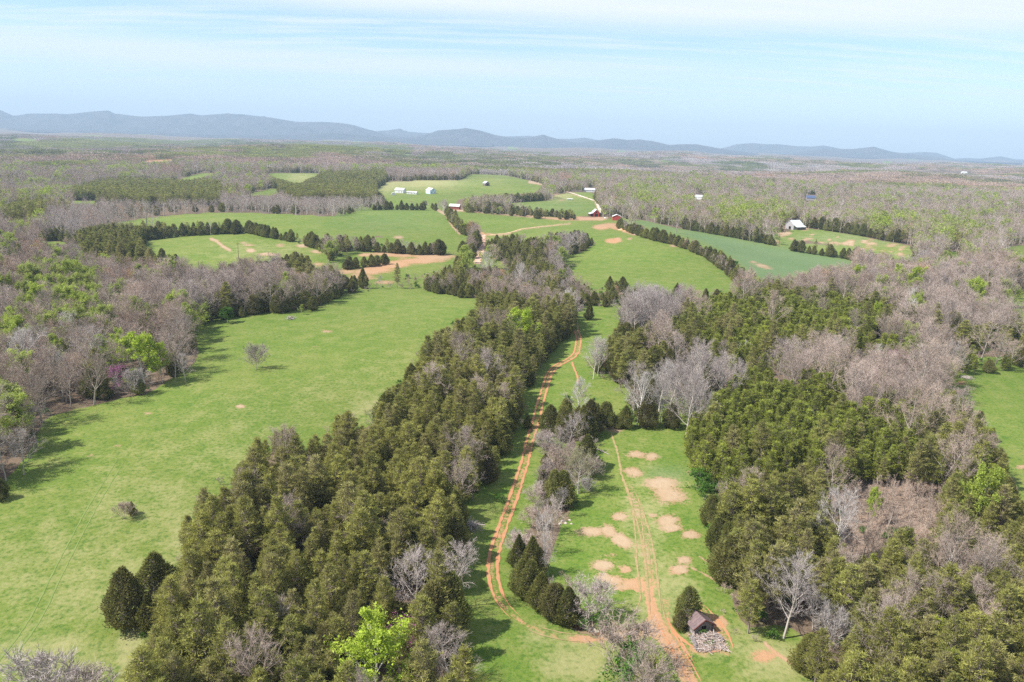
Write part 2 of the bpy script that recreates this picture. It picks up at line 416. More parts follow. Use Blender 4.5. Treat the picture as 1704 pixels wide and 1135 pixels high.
blue_s = blur(blue, 2)
lush = np.zeros((MH, MW), np.float32)
for b in [(400,560,120,40,.5),(300,660,70,30,.6),(980,560,60,60,.8),(920,650,50,60,.6),(860,900,40,140,.7),(870,1100,90,60,.9),(960,900,50,100,.8),(990,1010,60,40,.9),(1110,850,120,120,.4),(1160,1000,40,80,.5),(900,1000,60,90,.9),(1660,720,100,120,.6),(640,360,160,20,.7),(1100,440,140,50,.45),(820,365,60,8,.4),(600,500,140,20,.4)]:
    blob(lush, *b)
lush_s = blur(lush, 6)

# ---- woods: what grows where (kind: chance), the tint of each, words for the labels
#        pine  ypine cedar bare leaf sap ; tints
MIX = {}
REG = []


def region(name, where, mix, polys, bare_t=(.25, .6), pine_t=(.2, .8)):
    MIX[name] = (mix, bare_t, pine_t, where)
    REG.append(name)
    for p in polys:
        poly_mask(p, regmap, len(REG) - 1)


regmap = np.zeros((MH, MW), np.int16)
E = 2130
region('woods', 'in the wide mixed woods', dict(bare=.80, leaf=.10, pine=.13, cedar=.10), [[(X0, Y0), (E, Y0), (E, 1500), (X0, 1500)]])
region('far_green', 'in the far woods', dict(bare=.6, leaf=.30, pine=.2), [[(588,250),(1140,268),(1140,276),(1000,276),(840,282),(588,280)], [(1203,334),(1320,334),(1320,367),(1203,372)], [(1427,350),(1638,356),(1638,396),(1560,400),(1427,372)],
       [(1190,268),(1276,272),(1276,287),(1190,283)], [(1491,283),(1537,288),(1530,297),(1491,292)], [(0,235),(600,240),(600,250),(0,250)]])
region('red_buds', 'in the far woods', dict(bare=.95), [[(270,276),(300,276),(305,288),(268,286)], [(932,292),(948,292),(950,302),(932,302)]], bare_t=(.7, .95))
region('leafing_row', 'in the tall leafing row behind the red shed', dict(leaf=.36, bare=.6, cedar=.15), [[(1040,300),(1065,300),(1108,318),(1106,347),(1080,345),(1045,335)], [(1205,328),(1260,332),(1280,360),(1240,366),(1205,362)]])
region('far_pines', 'in the far pine belt', dict(pine=1.0, cedar=.3), [[(268,254),(400,253),(529,253),(529,264),(400,263),(268,260)], [(10,238),(120,231),(400,226),(400,238),(230,244),(80,250)], [(455,237),(568,240),(568,250),(500,247)], [(568,242),(682,242),(682,253),(568,254)],
       [(1404,271),(1464,275),(1464,282),(1404,279)], [(0,214),(90,216),(90,222),(0,222)]], pine_t=(.75, 1))
region('west_pines', 'in the dark pines far to the west', dict(pine=1.0, cedar=.5), [[(120,310),(200,296),(370,300),(368,331),(240,334),(120,326)], [(5,350),(20,336),(70,332),(84,344),(40,362),(8,362)], [(462,300),(500,290),(568,285),(640,282),(648,300),(640,325),(568,334),(490,330),(462,316)],
       [(645,282),(760,282),(765,290),(645,292)], [(770,288),(800,296),(800,302),(770,298)]], pine_t=(.6, 1))
region('house_trees', 'above the farm houses', dict(bare=.9, cedar=.3), [[(645,283),(768,281),(768,300),(645,301)]])
region('grey_belt', 'in the grey belt of bare trees behind the high field', dict(bare=1.0, cedar=.03), [[(80,352),(150,340),(300,332),(568,328),(640,330),(760,338),(757,351),(600,353),(566,361),(468,356),(368,353),(187,371),(100,392),(60,392)]], bare_t=(.15, .45))
region('cedar_block', 'in the dark cedar block beside the field with the pole', dict(cedar=1.0, pine=.5), [[(117,398),(127,378),(187,376),(250,376),(256,420),(280,432),(240,440),(190,432),(130,412)], [(68,380),(117,378),(117,402),(68,402)]], pine_t=(.7, 1))
region('west_woods', 'in the woods west of the big meadow', dict(bare=.80, leaf=.16, cedar=.07, pine=.07), [[(X0,420),(60,410),(300,440),(350,450),(345,540),(320,600),(260,650),(100,690),(60,740),(0,810),(X0,860)]], bare_t=(.2, .75))
region('west_leafing', 'in the leafing part of the west woods', dict(leaf=.55, bare=.5), [[(40,435),(90,425),(170,450),(170,520),(60,530),(20,560),(0,600),(0,540),(30,500)], [(0,400),(30,400),(30,425),(0,430)], [(120,520),(200,520),(200,560),(120,570)]])
region('north_wood', 'in the woods north of the big meadow', dict(bare=.75, cedar=.42, pine=.22, leaf=.04), [[(300,440),(402,440),(462,430),(515,430),(530,455),(560,452),(600,470),(640,475),(700,460),(725,450),(780,444),(812,440),(869,470),(880,500),(812,505),(740,494),(700,484),(640,484),(590,491),(535,510),(430,525),(345,540),(330,500)]])
region('round_cedars', 'in the dark clump at the corner of the clay field', dict(cedar=1.0, pine=.3), [[(462,425),(490,418),(518,425),(527,448),(480,448),(455,440)], [(642,437),(668,434),(668,478),(642,478)], [(725,450),(768,428),(780,435),(770,448),(730,462)]])
region('centre_dark', 'in the dark wood beside the farm lane', dict(cedar=.8, pine=.5, bare=.12), [[(809,396),(830,386),(903,390),(925,400),(940,440),(960,470),(930,480),(880,470),(860,450),(830,430),(815,410)]])
region('centre_bare', 'in the bare wood below the red barn', dict(bare=.6, cedar=.6, leaf=.12), [[(903,390),(940,376),(976,380),(993,394),(994,410),(943,432),(958,460),(940,470),(925,440)]], bare_t=(.1, .4))
region('centre_low', 'in the mixed wood at the head of the red track', dict(bare=.45, cedar=.6, pine=.4), [[(700,460),(812,440),(869,470),(960,470),(1003,478),(1030,490),(1033,512),(955,520),(870,512),(812,503),(740,492)]])
region('pale_wood', 'in the pale bare trees right of the track', dict(bare=1.0, cedar=.1), [[(1036,485),(1130,483),(1136,505),(1125,530),(1100,548),(1050,545),(1030,540)], [(968,565),(1010,560),(1120,600),(1130,580),(1220,590),(1240,620),(1230,650),(1190,680),(1140,700),(1080,640),(1010,640),(968,620)]], bare_t=(.08, .3))
region('track_cedars', 'beside the pale trees right of the track', dict(cedar=.8, bare=.2, pine=.8), [[(1020,545),(1060,535),(1150,545),(1170,560),(1150,600),(1100,600),(1080,620),(1020,612),(1010,585)]])
region('plantation_top', 'in the green pine plantation on the far right hill', dict(ypine=1.0, bare=.03, pine=.14), [[(1100,545),(1140,505),(1200,490),(1290,480),(1390,480),(1480,505),(1510,522),(1450,545),(1350,562),(1280,572),(1230,602),(1200,590),(1165,575),(1150,545)], [(1380,553),(1500,560),(1560,570),(1560,584),(1440,578),(1380,568)], [(1570,540),(1704,540),(1760,560),(1704,562),(1580,556)]])
region('purple_wood', 'in the grey wood across the right hill', dict(bare=.85, ypine=.12, leaf=.07), [[(1256,602),(1290,580),(1370,574),(1470,580),(1588,577),(1704,584),(1800,600),(1704,612),(1590,622),(1588,640),(1537,660),(1504,667),(1420,674),(1350,672),(1355,656),(1424,630),(1404,604),(1323,634),(1287,620)]], bare_t=(.2, .6))
region('plantation', 'in the bright young pine plantation', dict(ypine=1.0, bare=.035, pine=.12), [[(1173,666),(1205,640),(1253,610),(1293,624),(1323,636),(1404,604),(1424,630),(1355,658),(1420,676),(1470,657),(1535,667),(1537,714),(1504,754),(1487,784),(1420,791),(1337,776),(1253,786),(1226,803),(1190,808),(1150,760),(1139,700)]])
region('plantation_side', 'in the woods beside the small right meadow', dict(pine=.5, bare=.45, cedar=.35, ypine=.3), [[(1535,660),(1600,660),(1625,690),(1668,730),(1700,830),(1620,830),(1540,800),(1500,785),(1504,754),(1537,714)]])
region('saplings', 'in the reddish thicket of saplings', dict(sap=1.0, bare=.34), [[(1364,797),(1420,791),(1487,786),(1520,770),(1584,790),(1590,822),(1560,860),(1538,892),(1487,875),(1460,918),(1425,920),(1388,904),(1380,855)]], bare_t=(.35, .75))
region('east_woods', 'in the pine woods right of the log cabin', dict(pine=.88, cedar=.18, bare=.10, ypine=.06, leaf=.008), [[(1143,751),(1203,808),(1253,786),(1337,776),(1364,797),(1382,855),(1388,904),(1425,920),(1460,918),(1487,875),(1538,892),(1590,822),(1690,826),(1860,900),(2130,980),(2130,1500),(1360,1500),(1343,1140),(1322,1090),(1317,1066),(1213,1045),(1196,1023),(1203,969),(1200,942),(1178,902),(1170,840)]], pine_t=(.1, .7))
region('east_edge', 'along the right edge of the creek meadow', dict(pine=.7, cedar=.55), [[(1143,751),(1190,790),(1215,820),(1240,880),(1262,960),(1250,1040),(1270,1070),(1213,1060),(1190,1020),(1195,960),(1170,900),(1165,850),(1140,790)]], pine_t=(.3, .8))
region('east_bare', 'in the bare gap of the right woods', dict(bare=.9, cedar=.1, pine=.15), [[(1365,990),(1400,990),(1410,1040),(1395,1095),(1362,1085),(1355,1040)], [(1545,880),(1600,870),(1662,900),(1660,945),(1600,955),(1540,930)], [(1385,855),(1400,850),(1400,905),(1388,905)]], bare_t=(.1, .6))
region('grove', 'in the central pine grove', dict(pine=.90, cedar=.20, bare=.08), [[(812,503),(870,510),(955,520),(952,548),(930,575),(894,640),(870,652),(892,700),(850,735),(802,830),(765,860),(775,1000),(805,1150),(800,1500),(30,1500),(150,1150),(208,1090),(230,1040),(300,940),(300,870),(400,760),(455,706),(568,690),(620,660),(655,645),(740,545)]], pine_t=(.05, .65))
region('grove_top', 'in the darker top of the central grove', dict(cedar=.6, pine=.75, bare=.05), [[(800,503),(955,512),(952,548),(920,590),(880,650),(820,640),(760,560)]], pine_t=(.4, .9))
region('grove_edge', 'along the track side of the central grove', dict(cedar=.65, pine=.65), [[(952,548),(900,640),(892,700),(850,740),(802,830),(770,860),(775,1000),(800,1140),(780,1140),(745,1010),(740,870),(780,800),(825,730),(850,660),(890,600),(930,548)]], pine_t=(.4, .9))
region('creek_bank', 'along the creek between the track and the creek meadow', dict(bare=.55, cedar=.45), [[(903,680),(983,640),(990,740),(1000,810),(935,870),(925,950),(849,960),(850,890),(878,860),(905,800),(915,750)]], bare_t=(.05, .5))

# ---- put the land together
px, py, pz = project(np.stack([GX, GY, GZ], -1))
front = (pz > 5) & (np.hypot(GX, GY) > 20)
px = np.where(front, px, 300.0)
py = np.where(front, py, 1480.0)
a_grass = look(grass_s, px, py, False)
far_open = (np.hypot(GX, GY) > 2000) & (clearing(GX, GY) > .86)
a_grass = np.where(far_open, 1.0, a_grass)
a_dirt = look(dirt_s, px, py, False)
a_dry = look(dry_s, px, py, False)
a_blue = look(blue_s, px, py, False)
a_lush = look(lush_s, px, py, False)
a_clear = look((regmap == REG.index('saplings')).astype(np.float32), px, py, False)


def set_attr(me, name, data, kind='FLOAT'):
    a = me.attributes.new(name, kind, 'POINT')
    a.data.foreach_set('color' if kind == 'FLOAT_COLOR' else 'value', np.ascontiguousarray(data, np.float32).ravel())


def quads_mesh(name, V, F):
    me = bpy.data.meshes.new(name)
    me.vertices.add(len(V))
    me.vertices.foreach_set('co', np.ascontiguousarray(V, np.float32).ravel())
    k = F.shape[1]
    me.loops.add(F.size)
    me.loops.foreach_set('vertex_index', np.ascontiguousarray(F, np.int32).ravel())
    me.polygons.add(len(F))
    me.polygons.foreach_set('loop_start', np.arange(0, F.size, k, dtype=np.int32))
    me.update(calc_edges=True)
    return me


def link(name, me, mat=None, parent=None):
    o = bpy.data.objects.new(name, me)
    if mat is not None and me is not None and not me.materials:
        for q in (mat if isinstance(mat, (list, tuple)) else [mat]): me.materials.append(q)
    COL.objects.link(o)
    if parent is not None: o.parent = parent
    return o


def tag(o, label=None, cat=None, group=None, kind=None):
    if label: o['label'] = label
    if cat: o['category'] = cat
    if group: o['group'] = group
    if kind: o['kind'] = kind
    return o


def new_mat(name):
    mt = bpy.data.materials.new(name)
    mt.use_nodes = True
    return mt, NT(mt.node_tree)


def ground_material():
    mt, t = new_mat('meadow_and_soil')
    co = t.n('ShaderNodeTexCoord').outputs['Object']
    A = t.n('ShaderNodeAttribute', attribute_name='cover')
    s = t.n('ShaderNodeSeparateColor', {0: A.outputs['Color']})
    B = t.n('ShaderNodeAttribute', attribute_name='tone')
    q = t.n('ShaderNodeSeparateColor', {0: B.outputs['Color']})
    g, d, dr = s.outputs[0], s.outputs[1], s.outputs[2]
    bl, lu, cf = q.outputs[0], q.outputs[1], q.outputs[2]
    nf = t.noise(co, 0.95, 4, .62)          # tufts, about a metre
    nm = t.noise(co, 0.16, 4, .6)         # patches of several metres
    nl = t.noise(co, 0.022, 4, .55)       # whole slopes
    nh = t.noise(co, 0.0045, 3, .5)
    n3 = t.noise(co, 2.6, 3, .65)
    # grass
    c = t.mix(t.smooth(nl, .35, .65), (.098, .156, .021), (.134, .173, .034))
    c = t.mix(t.math('MULTIPLY', lu, .75, clamp=True), c, (.082, .155, .016))
    yel = t.smooth(t.math('ADD', t.math('MULTIPLY', nm, .55), t.math('MULTIPLY', nf, .45)), .42, .66)
    c = t.mix(t.math('MULTIPLY', yel, .6), c, (.205, .212, .066))
    dk = t.smooth(t.math('ADD', t.math('MULTIPLY', nf, .85), t.math('MULTIPLY', nm, .15)), .455, .40)
    c = t.mix(t.math('MULTIPLY', dk, .6), c, (.050, .108, .018))
    c = t.mix(t.math('MULTIPLY', t.smooth(n3, .5, .72), .3), c, (.22, .22, .085))
    c = t.mix(t.math('MULTIPLY', t.smooth(n3, .46, .36), .4), c, (.05, .095, .02))
    drm = t.smooth(t.math('ADD', dr, t.math('MULTIPLY', t.math('SUBTRACT', t.math('ADD', t.math('MULTIPLY', nm, .5), t.math('MULTIPLY', nf, .5)), .5), 1.6)), .15, .85)
    c = t.mix(t.math('MULTIPLY', drm, .8), c, (.275, .262, .120))
    c = t.mix(t.math('MULTIPLY', bl, .8), c, t.mix(nl, (.085, .150, .066), (.125, .180, .090)))
    # leaf litter of the woods
    f = t.mix(nf, (.100, .068, .045), (.19, .145, .105))
    f = t.mix(t.math('MULTIPLY', t.smooth(nm, .5, .7), .5), f, (.075, .082, .030))
    f = t.mix(cf, f, t.mix(nf, (.17, .125, .095), (.29, .215, .165)))
    gm = t.smooth(t.math('ADD', g, t.math('MULTIPLY', t.math('SUBTRACT', nm, .5), .7)), .42, .58)
    c = t.mix(gm, f, c)
    # bare earth
    e = t.mix(t.smooth(nm, .35, .65), (.33, .175, .105), (.36, .245, .165))
    e = t.mix(t.math('MULTIPLY', nf, .6), e, (.29, .19, .125))
    ring = t.smooth(d, .55, .95)
    e = t.mix(t.math('MULTIPLY', ring, .5), e, (.42, .32, .225))
    e = t.mix(t.math('MULTIPLY', A.outputs['Alpha'], .85, clamp=True), e, t.mix(nf, (.36, .165, .085), (.43, .235, .135)))
    dm = t.smooth(t.math('ADD', d, t.math('MULTIPLY', t.math('SUBTRACT', t.math('ADD', t.math('ADD', t.math('MULTIPLY', nm, .25), t.math('MULTIPLY', nf, .40)), t.math('MULTIPLY', n3, .35)), .5), 3.0)), .34, .74)
    c = t.mix(t.math('MULTIPLY', dm, .86), c, e)
    c = t.mix(1.0, c, t.n('ShaderNodeMapRange', {0: nh, 1: .3, 2: .7, 3: .88, 4: 1.12}).outputs[0], 'MULTIPLY')
    bump = t.n('ShaderNodeBump', {'Strength': .55, 'Distance': .35, 'Height': t.math('ADD', nf, t.math('MULTIPLY', n3, .4))})
    b = t.n('ShaderNodeBsdfPrincipled', {'Base Color': c, 'Roughness': .95, 'Specular IOR Level': .12, 'Normal': bump.outputs[0]})
    t.n('ShaderNodeOutputMaterial', {'Surface': b.outputs[0]})
    return mt


GROUND = ground_material()
ii, jj = np.meshgrid(np.arange(NA), np.arange(NR - 1), indexing='ij')
i2 = (ii + 1) % NA
F = np.stack([ii * NR + jj, ii * NR + jj + 1, i2 * NR + jj + 1, i2 * NR + jj], -1).reshape(-1, 4)
me = quads_mesh('ground', np.stack([GX, GY, GZ], -1).reshape(-1, 3), F)
set_attr(me, 'cover', np.stack([a_grass, a_dirt, a_dry, look(clay, px, py, False)], -1), 'FLOAT_COLOR')
set_attr(me, 'tone', np.stack([a_blue, a_lush, a_clear, np.ones_like(a_dry)], -1), 'FLOAT_COLOR')
me.shade_smooth()
ground = link('ground', me, GROUND)
tag(ground, kind='structure')


def simple_mat(name, col, rough=.85, col2=None, scale=3.0, spec=.3, metallic=0.0, bump=0.0):
    mt, t = new_mat(name)
    co = t.n('ShaderNodeTexCoord').outputs['Object']
    n_ = t.noise(co, scale, 4, .6)
    c = t.mix(t.smooth(n_, .3, .7), col, col2 or tuple(v * .72 for v in col))
    ins = {'Base Color': c, 'Roughness': rough, 'Specular IOR Level': spec, 'Metallic': metallic}
    if bump: ins['Normal'] = t.n('ShaderNodeBump', {'Strength': bump, 'Distance': .05, 'Height': n_}).outputs[0]
    b = t.n('ShaderNodeBsdfPrincipled', ins)
    t.n('ShaderNodeOutputMaterial', {'Surface': b.outputs[0]})
    return mt


# ---- wheel ruts and worn paths: strips laid over the turf
TRACK_MAT = simple_mat('red_clay', (.41, .180, .088), .95, (.38, .215, .115), .9, .1, bump=.4)
PALE_MAT = simple_mat('pressed_turf', (.13, .19, .045), .95, (.17, .215, .065), .35, .1)
TAN_MAT = simple_mat('worn_earth', (.34, .225, .125), .95, (.20, .20, .075), 1.2, .1)
WHITE_GRAVEL = simple_mat('pale_gravel', (.62, .55, .47), .95, (.50, .42, .34), .8, .1)


def world_line(pts, step=1.5):
    P = ground_hit([p[0] for p in pts], [p[1] for p in pts])[:, :2]
    seg = np.linalg.norm(np.diff(P, axis=0), axis=1)
    s = np.concatenate([[0], np.cumsum(seg)])
    n = max(4, int(s[-1] / step))
    u = np.linspace(0, s[-1], n)
    Q = np.stack([np.interp(u, s, P[:, 0]), np.interp(u, s, P[:, 1])], -1)
    k = max(1, int(3 / step))
    for _ in range(3):
        pad = np.pad(Q, [(k, k), (0, 0)], mode='edge')
        Q = sum(pad[i:i + len(Q)] for i in range(2 * k + 1)) / (2 * k + 1)
    return Q


def ribbon(name, pts, offs, wid, mat, lift=.05, step=1.2, fade=(0, 0), parts=True, seed=1):
    """one path = one structure object; each rut a strip of its own width"""
    rs = np.random.default_rng(seed)
    Q = world_line(pts, step)
    T = np.gradient(Q, axis=0)
    T /= np.linalg.norm(T, axis=1, keepdims=True) + 1e-9
    N = np.stack([-T[:, 1], T[:, 0]], -1)
    V, Fs = [], []
    for off in offs:
        n = len(Q)
        wob = np.convolve(rs.normal(0, 1, n + 8), np.ones(9) / 9, 'valid') * .35
        wl = wid * (.5 + .16 * rs.normal(size=n).clip(-1.5, 1.5))
        wr = wid * (.5 + .16 * rs.normal(size=n).clip(-1.5, 1.5))
        e = np.ones(n)
        a, b = fade
        if a: e = np.minimum(e, np.clip(np.arange(n) / a, .05, 1))
        if b: e = np.minimum(e, np.clip((n - 1 - np.arange(n)) / b, .05, 1))
        c = Q + N * (off + wob * .12)[:, None]
        L, Rr = c - N * (wl * e)[:, None], c + N * (wr * e)[:, None]
        base = sum(len(v) for v in V)
        W = []
        for P_ in (L, c, Rr):
            z = height(P_[:, 0], P_[:, 1]) + lift
            W.append(np.stack([P_[:, 0], P_[:, 1], z], -1))
        V.append(np.concatenate(W))
        k = np.arange(n - 1)
        for r_ in (0, 1):
            Fs.append(np.stack([base + r_ * n + k, base + (r_ + 1) * n + k, base + (r_ + 1) * n + k + 1, base + r_ * n + k + 1], -1))
    me = quads_mesh(name, np.concatenate(V), np.concatenate(Fs))
    me.shade_smooth()
    o = link(name, me, mat)
    tag(o, kind='structure')
    return o


main_track = [(957,528),(958,550),(963,560),(962,574),(960,587),(950,597),(923,610),(913,624),(907,644),(898,674),(890,707),(881,734),(874,768),(863,801),(851,838),(838,871),(829,899),(822,922),(819,942),(820,962),(826,986),(836,1006),(850,1022),(868,1036)]
ribbon('dirt_track', main_track, (-.98, .98), .72, TRACK_MAT, .07, fade=(20, 14), seed=3)
ribbon('dirt_track', [(868,1036),(880,1042),(900,1053),(940,1062),(990,1064)], (-1.1, 1.1), .35, TAN_MAT, .06, fade=(3, 6), seed=4)
ribbon('footpath', [(951,600),(955,614),(961,624),(962,644)], (0,), .8, TRACK_MAT, .07, fade=(2, 6), seed=5)
ribbon('footpath', [(1015,716),(1022,734),(1030,764),(1035,795),(1045,818),(1052,841),(1054,871)], (0,), .62, TAN_MAT, .06, fade=(3, 10), seed=6)
ribbon('dirt_track', [(1046,812),(1056,835),(1064,858),(1076,900),(1083,949),(1086,985),(1092,1030)], (-1.0, 1.2), .45, TAN_MAT, .06, fade=(8, 8), seed=7)
ribbon('dirt_track', [(1055,830),(1062,870),(1066,915),(1068,950),(1076,1010)], (-.9, .9), .34, TAN_MAT, .055, fade=(8, 6), seed=8)
ribbon('dirt_track', [(1052,1030),(1068,1000),(1064,960),(1052,905)], (0,), .3, TAN_MAT, .05, fade=(6, 6), seed=18)
ribbon('footpath', [(1159,1000),(1172,1017),(1182,1029),(1196,1039),(1204,1050),(1211,1068),(1214,1092)], (-.7, .9), .45, TRACK_MAT, .06, fade=(4, 4), seed=9)
ribbon('footpath', [(1110,1015),(1111,1039),(1116,1052),(1130,1062),(1147,1074),(1159,1085),(1182,1091),(1204,1092),(1206,1080),(1202,1066)], (0,), .65, TRACK_MAT, .06, fade=(6, 3), seed=10)
ribbon('footpath', [(1118,1052),(1124,1066),(1132,1083),(1145,1103),(1158,1118)], (-.4, .9), .45, TRACK_MAT, .06, fade=(3, 5), seed=11)
ribbon('dirt_track', [(1092,1010),(1100,1035),(1120,1068),(1142,1105),(1165,1150)], (-1.0, 1.0), .4, TRACK_MAT, .06, fade=(6, 4), seed=21)
ribbon('dirt_track', [(1102,985),(1099,1010),(1106,1030),(1118,1058),(1136,1085)], (0,), .35, TAN_MAT, .06, fade=(8, 6), seed=22)
ribbon('dirt_track', [(1073,890),(1077,930),(1080,975)], (-.5, .6), .25, TAN_MAT, .05, fade=(6, 6), seed=23)
ribbon('wheel_marks', [(207,757),(150,850),(95,955),(60,1030),(10,1100),(-40,1150)], (-1.0, 1.0), .30, PALE_MAT, .045, fade=(10, 4), seed=12)
ribbon('farm_lane', [(803,390),(802,408),(799,421),(796,428),(791,440)], (0,), 5.0, simple_mat('lane_clay', (.50, .29, .20), .95, (.55, .38, .29), .2, .1), .12, 3, seed=13)
ribbon('gravel_road', [(1008,364),(1004,358),(997,347),(993,337)], (0,), 3.8, WHITE_GRAVEL, .15, 4, seed=14)
ribbon('gravel_road', [(990,334),(978,330),(963,325),(950,321),(943,318)], (0,), 3.8, WHITE_GRAVEL, .15, 5, seed=15)
ribbon('gravel_road', [(908,308),(895,304),(880,301)], (0,), 3.8, WHITE_GRAVEL, .15, 6, seed=16)
ribbon('farm_track', [(950,372),(903,377),(869,381),(846,388),(825,390),(808,393)], (0,), 2.0, simple_mat('track_tan', (.55, .38, .22), .95, (.42, .34, .17), .2, .1), .12, 4, fade=(4, 2), seed=17)

# ------------------------------------------------------------------ foliage and bark
def leaf_mat(name, c_lo, c_hi, clump=.9, trans=.28, clump_col=None, var=.28, hue2=None):
    mt, t = new_mat(name)
    co = t.n('ShaderNodeTexCoord').outputs['Object']
    rnd = t.n('ShaderNodeObjectInfo').outputs['Random']
    tin = t.n('ShaderNodeAttribute', attribute_type='INSTANCER', attribute_name='tint').outputs['Fac']
    c = t.mix(tin, c_lo, c_hi)
    if clump_col:
        c = t.mix(t.math('MULTIPLY', t.smooth(t.noise(co, clump, 3, .6), .45, .7), .6), c, clump_col)
    if hue2:
        c = t.mix(t.math('MULTIPLY', t.smooth(rnd, .55, 1.0), .7), c, hue2)
    r2 = t.n('ShaderNodeMapRange', {0: t.math('FRACT', t.math('MULTIPLY', rnd, 17.3)), 1: 0., 2: 1., 3: 1 - var, 4: 1 + var}).outputs[0]
    c = t.mix(1.0, c, r2, 'MULTIPLY')
    age = t.n('ShaderNodeAttribute', attribute_name='age').outputs['Fac']      # old sprays are duller than new ones
    c = t.mix(1.0, c, t.n('ShaderNodeMapRange', {0: age, 1: 0., 2: 1., 3: 1.35, 4: .6}).outputs[0], 'MULTIPLY')
    a = t.n('ShaderNodeBsdfDiffuse', {'Color': c})
    b = t.n('ShaderNodeBsdfTranslucent', {'Color': c})
    s = t.n('ShaderNodeMixShader', {0: trans, 1: a.outputs[0], 2: b.outputs[0]})
    t.n('ShaderNodeOutputMaterial', {'Surface': s.outputs[0]})
    return mt


def bark_mat(name, stops, var=.2):
    mt, t = new_mat(name)
    tin = t.n('ShaderNodeAttribute', attribute_type='INSTANCER', attribute_name='tint').outputs['Fac']
    rnd = t.n('ShaderNodeObjectInfo').outputs['Random']
    rp = t.n('ShaderNodeValToRGB', {0: tin})
    els = rp.color_ramp.elements
    els[0].position, els[0].color = stops[0][0], (*stops[0][1], 1)
    els[1].position, els[1].color = stops[-1][0], (*stops[-1][1], 1)
    for p_, c_ in stops[1:-1]:
        e = els.new(p_)
        e.color = (*c_, 1)
    r2 = t.n('ShaderNodeMapRange', {0: rnd, 1: 0., 2: 1., 3: 1 - var, 4: 1 + var}).outputs[0]
    c = t.mix(1.0, rp.outputs[0], r2, 'MULTIPLY')
    a = t.n('ShaderNodeBsdfDiffuse', {'Color': c})
    t.n('ShaderNodeOutputMaterial', {'Surface': a.outputs[0]})
    return mt


M_PINE = leaf_mat('pine_needles', (.345, .340, .085), (.205, .230, .066), .5, .42, (.40, .38, .13), .2, (.32, .29, .13))
M_YPINE = leaf_mat('young_pine_needles', (.30, .33, .052), (.215, .265, .050), .8, .4, (.35, .37, .08), .2)
M_CEDAR = leaf_mat('cedar_sprays', (.27, .27, .075), (.155, .18, .060), .9, .42, (.31, .28, .095), .28, (.20, .175, .08))
M_LEAF = leaf_mat('spring_leaves', (.34, .44, .055), (.30, .33, .13), .5, .4, (.38, .44, .09), .14)
M_BUD = leaf_mat('redbud_blossom', (.46, .16, .36), (.42, .15, .30), .8, .3, (.55, .26, .45), .1)
M_WHITE = leaf_mat('white_blossom', (.75, .72, .66), (.7, .7, .6), .8, .3, (.6, .6, .45), .1)
M_GREEN = leaf_mat('shrub_leaves', (.09, .19, .03), (.06, .12, .03), .8, .3, (.13, .22, .04), .2)
M_PBARK = bark_mat('pine_bark', [(0, (.26, .215, .19)), (1, (.19, .16, .145))])
TW = [(0, (.46, .43, .40)), (.15, (.37, .33, .315)), (.4, (.365, .298, .258)), (.65, (.375, .290, .228)), (.85, (.38, .27, .20)), (1, (.43, .265, .165))]
M_TWIG = bark_mat('bare_twigs', TW, .22)
M_BARK = bark_mat('grey_bark', [(0, (.66, .62, .57)), (.12, (.44, .40, .36)), (.5, (.33, .29, .25)), (1, (.28, .23, .19))], .2)


def nrm(v): return v / (np.linalg.norm(v, axis=-1, keepdims=True) + 1e-9)


def tubes(p0, p1, r0, r1, sides=4):
    p0, p1 = np.asarray(p0, float), np.asarray(p1, float)
    d = nrm(p1 - p0)
    ref = np.where(np.abs(d[:, 2:3]) > .9, [[1., 0, 0]], [[0, 0, 1.]])
    a = nrm(np.cross(d, ref)); b = np.cross(d, a)
    r0, r1 = np.broadcast_to(r0, len(p0)), np.broadcast_to(r1, len(p0))
    out = []
    for i in range(sides):
        t0, t1 = math.tau * i / sides, math.tau * (i + 1) / sides
        u0, u1 = a * math.cos(t0) + b * math.sin(t0), a * math.cos(t1) + b * math.sin(t1)
        A, B = p0 + u0 * r0[:, None], p0 + u1 * r0[:, None]
        C_, D = p1 + u1 * r1[:, None], p1 + u0 * r1[:, None]
        out += [np.stack([A, B, C_], 1), np.stack([A, C_, D], 1)]
    return np.concatenate(out)


def blades(C_, D, L, W, rs, tw=.9):
    """a pointed sliver at every C_ along D"""
    n = len(C_)
    s = nrm(np.cross(D, rs.normal(size=(n, 3))))
    L, W = np.broadcast_to(L, n)[:, None], np.broadcast_to(W, n)[:, None]
    return np.stack([C_ - s * W * .5, C_ + s * W * .5, C_ + D * L], 1)


def scraps(C_, size, rs):
    """small leaf faces, any way up"""
    n = len(C_)
    a, b = nrm(rs.normal(size=(n, 3))), nrm(rs.normal(size=(n, 3)))
    s = (size * rs.uniform(.6, 1.4, n))[:, None]
    return np.stack([C_, C_ + a * s, C_ + b * s], 1)


AGE, KEEP = {}, []


